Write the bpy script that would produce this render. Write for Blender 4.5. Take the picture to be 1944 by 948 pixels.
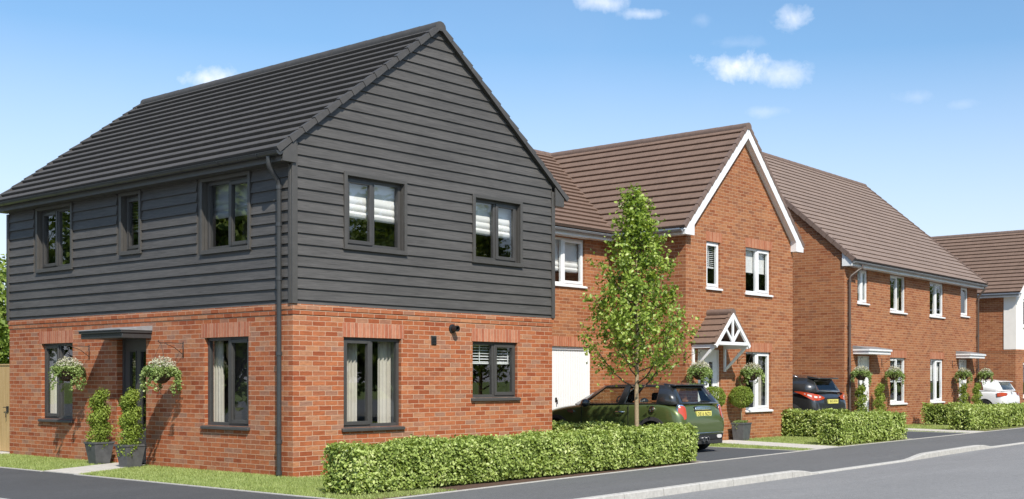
import bpy, bmesh, math, random
import numpy as np
from mathutils import Vector, Matrix

# ------------------------------------------------------------------ camera, sky, sun, exposure
scn = bpy.context.scene
random.seed(7)
RNG = np.random.default_rng(11)
for o in list(bpy.data.objects):
    bpy.data.objects.remove(o)

W_PX, H_PX = 1944.0, 948.0
VR, VL, HOR, CXP = 3016.0, -1740.0, 719.0, 1215.0      # vanishing points measured in the photograph
FPX = math.sqrt((VR - CXP) * (CXP - VL))
LRr = math.hypot(VR - CXP, FPX)
LLr = math.hypot(CXP - VL, FPX)
cam_d = bpy.data.cameras.new('camera')
cam = bpy.data.objects.new('camera', cam_d)
scn.collection.objects.link(cam)
scn.camera = cam
cam_d.sensor_fit = 'HORIZONTAL'
cam_d.sensor_width = 36.0
cam_d.lens = 36.0 * FPX / W_PX
cam_d.shift_x = -(CXP - W_PX / 2) / W_PX
cam_d.shift_y = (HOR - H_PX / 2) / W_PX
cam_d.clip_start = 0.1
cam_d.clip_end = 3000
FWD = Vector((FPX / LRr, FPX / LLr, 0))
cam.location = (-11.0017, -15.0989, 1.46)
cam.rotation_euler = (math.radians(90), 0, math.atan2(-FWD.x, FWD.y))

SUN_TO = Vector((0.5, 0.89, -1.0)).normalized()        # direction the light travels
sun_el = math.asin(-SUN_TO.z)
sun_az = math.atan2(-SUN_TO.x, -SUN_TO.y)              # compass style, from +Y towards +X
world = bpy.data.worlds.new('World')
scn.world = world
world.use_nodes = True
SUN_STRENGTH = 4.3
SKY_STRENGTH = 0.12
sd = bpy.data.lights.new('sun', 'SUN')
sd.energy = SUN_STRENGTH
sd.angle = math.radians(0.55)
sd.color = (1.0, 0.945, 0.86)
so = bpy.data.objects.new('sun', sd)
scn.collection.objects.link(so)
so.rotation_euler = SUN_TO.to_track_quat('-Z', 'Y').to_euler()
so.location = (-20, -30, 40)
scn.view_settings.view_transform = 'Standard'
scn.view_settings.look = 'None'
scn.view_settings.gamma = 1.0
scn.view_settings.use_curve_mapping = False
scn.view_settings.exposure = 0.35
scn.render.engine = 'CYCLES'
cy = scn.cycles
cy.max_bounces = 7
cy.diffuse_bounces = 3
cy.glossy_bounces = 3
cy.transmission_bounces = 4
cy.transparent_max_bounces = 10
cy.caustics_reflective = False
cy.caustics_refractive = False
cy.sample_clamp_indirect = 6.0
cy.use_denoising = True


class NT:
    """small helper round a node tree"""
    def __init__(s, tree):
        s.t = tree
        s.t.nodes.clear()

    def n(s, kind, **kw):
        nd = s.t.nodes.new(kind)
        for k, v in kw.items():
            setattr(nd, k, v)
        return nd

    def l(s, a, b):
        s.t.links.new(a, b)

    def val(s, sock, v):
        if hasattr(v, 'is_output') or hasattr(v, 'links'):
            s.l(v, sock)
        else:
            sock.default_value = v

    def math(s, op, a, b=None, c=None, clamp=False):
        m = s.n('ShaderNodeMath', operation=op, use_clamp=clamp)
        s.val(m.inputs[0], a)
        if b is not None:
            s.val(m.inputs[1], b)
        if c is not None:
            s.val(m.inputs[2], c)
        return m.outputs[0]

    def vmath(s, op, a, b=None):
        m = s.n('ShaderNodeVectorMath', operation=op)
        s.val(m.inputs[0], a)
        if b is not None:
            s.val(m.inputs[1], b)
        return m

    def ramp(s, fac, stops, interp='LINEAR'):
        r = s.n('ShaderNodeValToRGB')
        r.color_ramp.interpolation = interp
        els = r.color_ramp.elements
        while len(els) < len(stops):
            els.new(0.5)
        for e, (p, c) in zip(els, stops):
            e.position = p
            e.color = tuple(c) + (1,) if len(c) == 3 else c
        s.val(r.inputs[0], fac)
        return r.outputs[0]

    def mix(s, fac, a, b, blend='MIX'):
        m = s.n('ShaderNodeMix', data_type='RGBA', blend_type=blend)
        s.val(m.inputs[0], fac)
        for sock, v in ((m.inputs[6], a), (m.inputs[7], b)):
            if isinstance(v, tuple):
                v = tuple(v) + (1,) if len(v) == 3 else v
            s.val(sock, v)
        return m.outputs[2]

    def noise(s, vec, scale, detail=3, rough=0.5, dist=0.0):
        m = s.n('ShaderNodeTexNoise')
        if vec is not None:
            s.l(vec, m.inputs['Vector'])
        m.inputs['Scale'].default_value = scale
        m.inputs['Detail'].default_value = detail
        m.inputs['Roughness'].default_value = rough
        m.inputs['Distortion'].default_value = dist
        return m.outputs[0]

    def mapr(s, v, a, b, c, d):
        m = s.n('ShaderNodeMapRange')
        s.val(m.inputs[0], v)
        for i, x in enumerate((a, b, c, d)):
            m.inputs[i + 1].default_value = x
        return m.outputs[0]


def pix_dir(px, py):
    R = Vector(((VR - CXP) / LRr, (VL - CXP) / LLr, 0))
    d = FWD + R * ((px - CXP) / FPX) + Vector((0, 0, 1)) * ((HOR - py) / FPX)
    return d.normalized()


def build_world():
    nt = NT(world.node_tree)
    sky = nt.n('ShaderNodeTexSky', sky_type='NISHITA')
    sky.sun_disc = False
    sky.sun_elevation = sun_el
    sky.sun_rotation = sun_az
    sky.altitude = 0
    sky.air_density = 1.0
    sky.dust_density = 0.7
    sky.ozone_density = 2.6
    tc = nt.n('ShaderNodeTexCoord')
    D = tc.outputs['Generated']
    # clouds: each a soft noisy patch round a compass direction of the sky
    specs = [((1396, 126), 0.030, 0.012, 0.88), ((1506, 36), 0.017, 0.010, 0.65), ((1222, 27), 0.018, 0.005, 0.55),
             ((1140, 4), 0.022, 0.007, 0.6), ((408, 152), 0.024, 0.011, 0.9), ((1450, 212), 0.016, 0.005, 0.22),
             ((1740, 185), 0.016, 0.006, 0.16), ((1482, 140), 0.020, 0.010, 0.6), ((1330, 38), 0.008, 0.005, 0.12),
             ((1825, 198), 0.014, 0.004, 0.14), ((1400, 82), 0.02, 0.005, 0.12)]
    n1 = nt.noise(D, 26.0, 6, 0.62, 0.3)
    n2 = nt.noise(D, 90.0, 4, 0.6, 0.2)
    nn = nt.math('ADD', nt.math('MULTIPLY', n1, 1.5), nt.math('MULTIPLY', n2, 0.5))   # about 1.0 in the mean
    total = None
    for (p, a, b, k) in specs:
        d = pix_dir(*p)
        T = Vector((d.y, -d.x, 0)).normalized()
        B = T.cross(d).normalized()
        dd = nt.vmath('DOT_PRODUCT', D, tuple(d)).outputs['Value']
        u = nt.math('DIVIDE', nt.vmath('DOT_PRODUCT', D, tuple(T / a)).outputs['Value'], dd)
        v = nt.math('DIVIDE', nt.vmath('DOT_PRODUCT', D, tuple(B / b)).outputs['Value'], dd)
        r2 = nt.math('SQRT', nt.math('ADD', nt.math('MULTIPLY', u, u), nt.math('MULTIPLY', v, v)))
        front = nt.math('GREATER_THAN', dd, 0.5)
        m = nt.math('SUBTRACT', nt.math('MULTIPLY_ADD', nn, 1.9, -1.1), r2)
        m = nt.math('MULTIPLY', nt.mapr(m, -0.25, 0.85, 0, k), front)
        total = m if total is None else nt.math('MAXIMUM', total, m)
    # a broad pale veil low in the sky
    sep = nt.n('ShaderNodeSeparateXYZ')
    nt.l(D, sep.inputs[0])
    veil = nt.mapr(sep.outputs[2], 0.02, 0.26, 0.75, 0.0)
    thin = nt.mapr(nt.noise(D, 3.0, 5, 0.6), 0.45, 0.8, 0.0, 0.05)
    veil = nt.math('ADD', veil, thin, clamp=True)
    skyt = nt.mix(1.0, sky.outputs[0], (0.88, 1.06, 1.12), 'MULTIPLY')
    skyc = nt.mix(veil, skyt, (6.6, 6.3, 7.2))
    skyc = nt.mix(nt.math('MINIMUM', total, 0.92), skyc, (7.3, 7.6, 8.3))
    bg = nt.n('ShaderNodeBackground')
    nt.l(skyc, bg.inputs[0])
    bg.inputs[1].default_value = SKY_STRENGTH
    out = nt.n('ShaderNodeOutputWorld')
    nt.l(bg.outputs[0], out.inputs[0])


build_world()

# ------------------------------------------------------------------ materials
MATS = {}


def lin(r, g, b):
    f = lambda c: (c / 255 / 12.92) if c / 255 <= 0.04045 else ((c / 255 + 0.055) / 1.055) ** 2.4
    return (f(r), f(g), f(b))


def new_mat(name):
    m = bpy.data.materials.new(name)
    m.use_nodes = True
    nt = NT(m.node_tree)
    out = nt.n('ShaderNodeOutputMaterial')
    MATS[name] = m
    return m, nt, out


def pbsdf(nt, out, col, rough=0.6, metal=0.0, bump=None, bstr=0.3, bdist=0.01, spec=0.5, coat=0.0, sheen=0.0):
    p = nt.n('ShaderNodeBsdfPrincipled')
    if isinstance(col, tuple):
        col = tuple(col) + (1,) if len(col) == 3 else col
    nt.val(p.inputs['Base Color'], col)
    nt.val(p.inputs['Roughness'], rough)
    nt.val(p.inputs['Metallic'], metal)
    p.inputs['Specular IOR Level'].default_value = spec
    p.inputs['Coat Weight'].default_value = coat
    p.inputs['Coat Roughness'].default_value = 0.04
    p.inputs['Sheen Weight'].default_value = sheen
    if bump is not None:
        b = nt.n('ShaderNodeBump')
        b.inputs['Strength'].default_value = bstr
        b.inputs['Distance'].default_value = bdist
        nt.l(bump, b.inputs['Height'])
        nt.l(b.outputs[0], p.inputs['Normal'])
    nt.l(p.outputs[0], out.inputs[0])
    return p


def plain(name, col, rough=0.6, metal=0.0, spec=0.5, coat=0.0, nscale=8.0, var=0.12, bstr=0.0):
    m, nt, out = new_mat(name)
    tc = nt.n('ShaderNodeTexCoord')
    nz = nt.noise(tc.outputs['Object'], nscale, 5, 0.6)
    f = nt.mapr(nz, 0.3, 0.7, 1 - var, 1 + var)
    cc = nt.n('ShaderNodeCombineColor')
    for i in range(3):
        nt.l(nt.math('MULTIPLY', f, col[i]), cc.inputs[i])
    rr = nt.mapr(nz, 0.3, 0.7, max(0, rough - 0.07), min(1, rough + 0.07))
    pbsdf(nt, out, cc.outputs[0], rr, metal, nz if bstr else None, bstr, 0.004, spec, coat)
    return m


def brick_mat(name, stops, mortar, soldier=False, blen=0.2336, row=0.075, contrast=1.0, streak=0.0):
    m, nt, out = new_mat(name)
    uv = nt.n('ShaderNodeUVMap')
    wob = nt.n('ShaderNodeTexNoise')
    wob.inputs['Scale'].default_value = 14
    wob.inputs['Detail'].default_value = 2
    nt.l(uv.outputs[0], wob.inputs['Vector'])
    w1 = nt.vmath('SUBTRACT', wob.outputs['Color'], (0.5, 0.5, 0.5)).outputs[0]
    w2 = nt.vmath('MULTIPLY', w1, (0.012, 0.009, 0)).outputs[0]
    vec = nt.vmath('ADD', uv.outputs[0], w2).outputs[0]
    bt = nt.n('ShaderNodeTexBrick')
    bt.offset = 0.0 if soldier else 0.5
    bt.squash = 1.0
    bt.inputs['Scale'].default_value = 1.0
    bt.inputs['Brick Width'].default_value = blen
    bt.inputs['Row Height'].default_value = row
    bt.inputs['Mortar Size'].default_value = 0.0048
    bt.inputs['Mortar Smooth'].default_value = 0.25
    bt.inputs['Color1'].default_value = (0, 0, 0, 1)
    bt.inputs['Color2'].default_value = (1, 1, 1, 1)
    bt.inputs['Mortar'].default_value = (0.5, 0.5, 0.5, 1)
    nt.l(vec, bt.inputs['Vector'])
    t = bt.outputs['Color']
    fac = bt.outputs['Fac']
    colr = nt.ramp(t, stops, 'LINEAR')
    # within-brick mottling, stretched along the brick
    mp = nt.vmath('MULTIPLY', uv.outputs[0], (9.0, 30.0, 1.0)).outputs[0]
    nz = nt.noise(mp, 1.0, 5, 0.65)
    big = nt.noise(uv.outputs[0], 0.55, 4, 0.6)
    grit = nt.noise(uv.outputs[0], 160.0, 2, 0.6)
    k = nt.math('MULTIPLY', nt.mapr(nz, 0.25, 0.75, 0.72, 1.28), nt.mapr(big, 0.3, 0.7, 0.9, 1.1))
    k = nt.math('MULTIPLY', k, nt.mapr(grit, 0.3, 0.7, 0.93, 1.07))
    sc = nt.vmath('SCALE', colr)
    nt.l(k, sc.inputs['Scale'])
    c = sc.outputs[0]
    if streak > 0:
        dk = nt.mapr(nt.noise(nt.vmath('MULTIPLY', uv.outputs[0], (3.2, 13.3, 1)).outputs[0], 1.0, 3, 0.5), 0.60, 0.72, 0, streak)
        c = nt.mix(dk, c, (0.10, 0.035, 0.02))
    mcol = nt.vmath('SCALE', mortar)
    nt.l(nt.mapr(grit, 0.3, 0.7, 0.85, 1.12), mcol.inputs['Scale'])
    c = nt.mix(fac, c, mcol.outputs[0])
    h = nt.math('ADD', nt.math('MULTIPLY', nt.math('SUBTRACT', 1.0, fac), 1.0), nt.math('MULTIPLY', nz, 0.35))
    h = nt.math('ADD', h, nt.math('MULTIPLY', t, 0.25))
    pbsdf(nt, out, c, 0.86, 0, h, 0.85, 0.006, 0.25)
    return m


RED = [(0.0, (0.273, 0.069, 0.028)), (0.14, (0.326, 0.092, 0.036)), (0.3, (0.372, 0.115, 0.046)), (0.48, (0.417, 0.142, 0.060)),
       (0.62, (0.318, 0.104, 0.049)), (0.74, (0.439, 0.190, 0.091)), (0.86, (0.303, 0.157, 0.103)), (1.0, (0.386, 0.118, 0.045))]
ORG = [(0.0, (0.252, 0.081, 0.032)), (0.2, (0.310, 0.110, 0.046)), (0.45, (0.348, 0.136, 0.056)), (0.7, (0.370, 0.158, 0.069)),
       (0.88, (0.302, 0.121, 0.055)), (1.0, (0.244, 0.096, 0.047))]
MORT = (0.58, 0.38, 0.26)
brick_mat('brick_red', RED, MORT)
brick_mat('brick_red_soldier', [(0, (0.38, 0.12, 0.065)), (0.5, (0.46, 0.18, 0.10)), (1, (0.52, 0.23, 0.14))], (0.56, 0.36, 0.25), soldier=True)
brick_mat('brick_orange', ORG, (0.54, 0.34, 0.215), streak=0.55, blen=0.24)
brick_mat('brick_orange_soldier', [(0, (0.37, 0.12, 0.058)), (0.5, (0.43, 0.165, 0.085)), (1, (0.48, 0.21, 0.12))], (0.52, 0.33, 0.215), soldier=True)


def clad_mat():
    m, nt, out = new_mat('charcoal_weatherboard')
    uv = nt.n('ShaderNodeUVMap')
    g = nt.noise(nt.vmath('MULTIPLY', uv.outputs[0], (3.0, 70.0, 1)).outputs[0], 1.0, 6, 0.65, 0.6)
    b = nt.noise(nt.vmath('MULTIPLY', uv.outputs[0], (0.5, 6.06, 1)).outputs[0], 1.0, 2, 0.5)
    big = nt.noise(uv.outputs[0], 1.1, 4, 0.6)
    k = nt.math('MULTIPLY', nt.mapr(g, 0.3, 0.7, 0.70, 1.32), nt.mapr(b, 0.3, 0.7, 0.88, 1.14))
    k = nt.math('MULTIPLY', k, nt.mapr(big, 0.3, 0.7, 0.92, 1.08))
    sc = nt.vmath('SCALE', (0.081, 0.076, 0.071))
    nt.l(k, sc.inputs['Scale'])
    pbsdf(nt, out, sc.outputs[0], 0.62, 0, g, 0.5, 0.003, 0.35)


clad_mat()


def tile_mat(name, col, var=0.12):
    m, nt, out = new_mat(name)
    uv = nt.n('ShaderNodeUVMap')
    geo = nt.n('ShaderNodeNewGeometry')
    r = geo.outputs['Random Per Island']
    nz = nt.noise(nt.vmath('MULTIPLY', uv.outputs[0], (1, 1, 1)).outputs[0], 18.0, 5, 0.65)
    st = nt.noise(nt.vmath('MULTIPLY', uv.outputs[0], (7.0, 0.8, 1)).outputs[0], 1.0, 3, 0.6)
    k = nt.math('MULTIPLY', nt.mapr(r, 0, 1, 1 - var * 0.45, 1 + var * 0.45), nt.mapr(nz, 0.3, 0.7, 0.86, 1.14))
    k = nt.math('MULTIPLY', k, nt.mapr(st, 0.3, 0.7, 0.92, 1.08))
    sc = nt.vmath('SCALE', col)
    nt.l(k, sc.inputs['Scale'])
    pbsdf(nt, out, sc.outputs[0], 0.72, 0, nz, 0.35, 0.004, 0.4)


tile_mat('charcoal_tile', (0.078, 0.071, 0.065))
tile_mat('brown_tile', (0.190, 0.124, 0.090))
tile_mat('pale_brown_tile', (0.245, 0.178, 0.140))
plain('charcoal_ridge', (0.066, 0.062, 0.059), 0.7)
plain('brown_ridge', (0.165, 0.112, 0.088), 0.75)
plain('charcoal_trim', (0.074, 0.069, 0.063), 0.5, var=0.07)
plain('anthracite_frame', (0.064, 0.061, 0.058), 0.38, var=0.05)
plain('anthracite_plastic', (0.042, 0.043, 0.044), 0.33, var=0.05)
plain('black_plastic', (0.018, 0.018, 0.019), 0.4)
plain('white_plastic', (0.80, 0.80, 0.79), 0.32, var=0.03)
plain('white_render', (0.86, 0.81, 0.73), 0.85, var=0.04, nscale=3)
plain('grey_gutter', (0.22, 0.225, 0.23), 0.4)
plain('brown_pipe', (0.10, 0.075, 0.062), 0.45)
plain('lead', (0.25, 0.25, 0.255), 0.5, nscale=12)
plain('garage_white', (0.82, 0.815, 0.80), 0.4, var=0.02)
plain('curtain_fabric', (0.62, 0.57, 0.49), 0.9, var=0.05)
plain('blind_fabric', (0.80, 0.78, 0.75), 0.85, var=0.04)
plain('shaded_blind', (0.30, 0.31, 0.33), 0.85, var=0.05)  # blind fabric darkened: the shade at its window is put into the colour
plain('blind_white', (0.78, 0.78, 0.77), 0.5, var=0.03)
plain('room_wall', (0.05, 0.042, 0.036), 0.9)  # near-black, so the unlit look of the interiors is in the colour
plain('dark_iron', (0.022, 0.018, 0.016), 0.5)
plain('coir', (0.07, 0.042, 0.024), 0.95, nscale=40, var=0.4, bstr=0.6)
plain('slate_planter', (0.085, 0.087, 0.090), 0.6, nscale=9, var=0.25)
plain('compost', (0.035, 0.024, 0.016), 0.95, nscale=60, var=0.3)
plain('kerb_stone', (0.46, 0.44, 0.40), 0.85, nscale=14, var=0.14, bstr=0.3)
plain('path_slab', (0.56, 0.52, 0.46), 0.85, nscale=10, var=0.12, bstr=0.2)
plain('bark', (0.30, 0.225, 0.135), 0.85, nscale=25, var=0.3, bstr=0.6)
plain('bark_dark', (0.09, 0.065, 0.045), 0.9, nscale=25, var=0.3, bstr=0.6)
plain('rubber', (0.018, 0.018, 0.018), 0.7)
plain('silver_metal', (0.62, 0.63, 0.65), 0.22, metal=0.9, var=0.03)
plain('chrome', (0.78, 0.79, 0.80), 0.08, metal=1.0, var=0.01)
plain('seat_fabric', (0.022, 0.02, 0.02), 0.8)
plain('plate_yellow', (0.80, 0.72, 0.18), 0.35, var=0.02)
plain('plate_black', (0.01, 0.01, 0.01), 0.5)
plain('concrete_edge', (0.50, 0.47, 0.42), 0.85, nscale=14, var=0.12)
plain('mulch', (0.10, 0.055, 0.035), 0.95, nscale=50, var=0.5, bstr=0.8)
plain('shadow_gap', (0.01, 0.01, 0.01), 0.9)


def asphalt(name, base, patch):
    m, nt, out = new_mat(name)
    tc = nt.n('ShaderNodeTexCoord')
    P = tc.outputs['Object']
    fine = nt.noise(P, 95.0, 3, 0.7)
    mid = nt.noise(P, 9.0, 4, 0.6)
    big = nt.noise(nt.vmath('MULTIPLY', P, (0.35, 1.1, 1)).outputs[0], 0.8, 5, 0.62, 0.8)
    k = nt.math('MULTIPLY', nt.mapr(fine, 0.3, 0.7, 0.60, 1.42), nt.mapr(mid, 0.3, 0.7, 0.93, 1.07))
    k = nt.math('MULTIPLY', k, nt.mapr(big, 0.3, 0.7, 1 - patch, 1 + patch))
    vo = nt.n('ShaderNodeTexVoronoi')
    vo.inputs['Scale'].default_value = 120
    nt.l(P, vo.inputs['Vector'])
    sc = nt.vmath('SCALE', base)
    nt.l(k, sc.inputs['Scale'])
    h = nt.math('ADD', nt.math('MULTIPLY', vo.outputs['Distance'], 0.6), fine)
    pbsdf(nt, out, sc.outputs[0], 0.88, 0, h, 0.5, 0.004, 0.35)


asphalt('pavement_asphalt', (0.140, 0.138, 0.135), 0.08)
asphalt('side_asphalt', (0.082, 0.081, 0.080), 0.10)
asphalt('road_asphalt', (0.235, 0.230, 0.224), 0.08)
asphalt('drive_asphalt', (0.085, 0.088, 0.092), 0.08)


def lawn_mat():
    m, nt, out = new_mat('lawn_soil')
    tc = nt.n('ShaderNodeTexCoord')
    P = tc.outputs['Object']
    c = nt.ramp(nt.noise(P, 30.0, 5, 0.7), [(0.3, (0.16, 0.20, 0.05)), (0.55, (0.27, 0.33, 0.09)), (0.75, (0.36, 0.42, 0.14))])
    b = nt.noise(P, 1.7, 4, 0.6)
    c = nt.mix(nt.mapr(b, 0.35, 0.7, 0, 0.5), c, (0.25, 0.30, 0.10))
    pbsdf(nt, out, c, 0.9, 0, nt.noise(P, 120.0, 3, 0.7), 1.0, 0.02, 0.2)


lawn_mat()


def leaf_mat(name, stops, trans=0.35, rough=0.5, spec=0.4):
    m, nt, out = new_mat(name)
    geo = nt.n('ShaderNodeNewGeometry')
    tc = nt.n('ShaderNodeTexCoord')
    r = geo.outputs['Random Per Island']
    cl = nt.noise(tc.outputs['Object'], 2.6, 3, 0.6)
    f = nt.math('ADD', nt.math('MULTIPLY', r, 0.62), nt.mapr(cl, 0.3, 0.7, 0.0, 0.38))
    c = nt.ramp(f, stops)
    p = nt.n('ShaderNodeBsdfPrincipled')
    nt.l(c, p.inputs['Base Color'])
    p.inputs['Roughness'].default_value = rough
    p.inputs['Specular IOR Level'].default_value = spec
    tr = nt.n('ShaderNodeBsdfTranslucent')
    nt.l(nt.mix(1.0, c, (1.0, 0.95, 0.45), 'MULTIPLY'), tr.inputs[0])
    mx = nt.n('ShaderNodeMixShader')
    mx.inputs[0].default_value = trans
    nt.l(p.outputs[0], mx.inputs[1])
    nt.l(tr.outputs[0], mx.inputs[2])
    nt.l(mx.outputs[0], out.inputs[0])


leaf_mat('hedge_leaf', [(0, (0.060, 0.095, 0.014)), (0.32, (0.25, 0.34, 0.062)), (0.62, (0.50, 0.61, 0.17)), (1, (0.80, 0.84, 0.42))], 0.38)
leaf_mat('tree_leaf', [(0, (0.075, 0.125, 0.014)), (0.33, (0.21, 0.31, 0.040)), (0.66, (0.41, 0.53, 0.10)), (1, (0.70, 0.78, 0.28))], 0.42, 0.38, 0.5)
leaf_mat('topiary_leaf', [(0, (0.12, 0.18, 0.02)), (0.5, (0.25, 0.335, 0.045)), (1, (0.44, 0.52, 0.12))], 0.3, 0.6)
leaf_mat('trailing_leaf', [(0, (0.12, 0.19, 0.03)), (0.5, (0.26, 0.36, 0.10)), (1, (0.50, 0.56, 0.26))], 0.3, 0.6)
leaf_mat('pale_flower', [(0, (0.42, 0.45, 0.28)), (0.5, (0.60, 0.58, 0.46)), (1, (0.74, 0.70, 0.62))], 0.3, 0.7)
leaf_mat('grass_blade', [(0, (0.23, 0.29, 0.07)), (0.4, (0.34, 0.42, 0.12)), (0.75, (0.47, 0.54, 0.20)), (1, (0.60, 0.62, 0.30))], 0.35, 0.6)
leaf_mat('far_leaf', [(0, (0.09, 0.14, 0.02)), (0.5, (0.20, 0.28, 0.045)), (1, (0.38, 0.47, 0.11))], 0.3, 0.6)


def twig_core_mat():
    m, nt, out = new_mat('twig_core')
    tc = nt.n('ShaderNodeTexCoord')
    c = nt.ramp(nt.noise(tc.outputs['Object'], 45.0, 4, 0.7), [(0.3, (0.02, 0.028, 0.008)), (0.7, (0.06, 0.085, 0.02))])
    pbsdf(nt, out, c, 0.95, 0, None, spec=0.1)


twig_core_mat()


def glass_mat(name, tint=(0.93, 0.95, 0.95), f0=0.125, refl=(0.9, 0.93, 0.95)):
    """clear pane: see-through plus a Schlick mirror term that is the same from both sides"""
    m, nt, out = new_mat(name)
    geo = nt.n('ShaderNodeNewGeometry')
    cs = nt.math('ABSOLUTE', nt.vmath('DOT_PRODUCT', geo.outputs['Incoming'], geo.outputs['Normal']).outputs['Value'])
    fr = nt.math('MULTIPLY_ADD', nt.math('POWER', nt.math('SUBTRACT', 1.0, cs, clamp=True), 5.0), 1 - f0, f0)
    tr = nt.n('ShaderNodeBsdfTransparent')
    tr.inputs[0].default_value = tint + (1,)
    gl = nt.n('ShaderNodeBsdfGlossy')
    gl.inputs['Roughness'].default_value = 0.012
    gl.inputs[0].default_value = refl + (1,)
    tc = nt.n('ShaderNodeTexCoord')
    b = nt.n('ShaderNodeBump')
    b.inputs['Strength'].default_value = 0.05
    b.inputs['Distance'].default_value = 0.02
    nt.l(nt.noise(tc.outputs['Object'], 1.3, 1, 0.5), b.inputs['Height'])
    nt.l(b.outputs[0], gl.inputs['Normal'])
    mx = nt.n('ShaderNodeMixShader')
    nt.l(fr, mx.inputs[0])
    nt.l(tr.outputs[0], mx.inputs[1])
    nt.l(gl.outputs[0], mx.inputs[2])
    nt.l(mx.outputs[0], out.inputs[0])


glass_mat('window_glass')
glass_mat('car_glass', (0.82, 0.86, 0.84), 0.07)


def paint(name, col, metal=0.5, rough=0.35):
    m, nt, out = new_mat(name)
    p = pbsdf(nt, out, col, rough, metal, None, spec=0.5, coat=1.0)
    return m


paint('green_paint', (0.090, 0.125, 0.036), 0.3, 0.38)
paint('grey_paint', (0.046, 0.047, 0.048), 0.5, 0.35)
paint('white_paint', (0.80, 0.80, 0.79), 0.0, 0.4)
paint('black_paint', (0.028, 0.030, 0.032), 0.2, 0.3)
paint('red_lens', (0.50, 0.060, 0.020), 0.0, 0.25)
paint('clear_lens', (0.75, 0.72, 0.68), 0.1, 0.2)
plain('arch_trim', (0.045, 0.043, 0.042), 0.65)


def wood_fence_mat():
    m, nt, out = new_mat('fence_wood')
    tc = nt.n('ShaderNodeTexCoord')
    P = tc.outputs['Object']
    g = nt.noise(nt.vmath('MULTIPLY', P, (30, 30, 1.6)).outputs[0], 1.0, 5, 0.6, 0.5)
    c = nt.ramp(g, [(0.3, (0.42, 0.27, 0.11)), (0.6, (0.52, 0.35, 0.16)), (0.8, (0.58, 0.42, 0.22))])
    pbsdf(nt, out, c, 0.75, 0, g, 0.3, 0.003)


wood_fence_mat()

# ------------------------------------------------------------------ mesh helpers
COL = scn.collection


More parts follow.
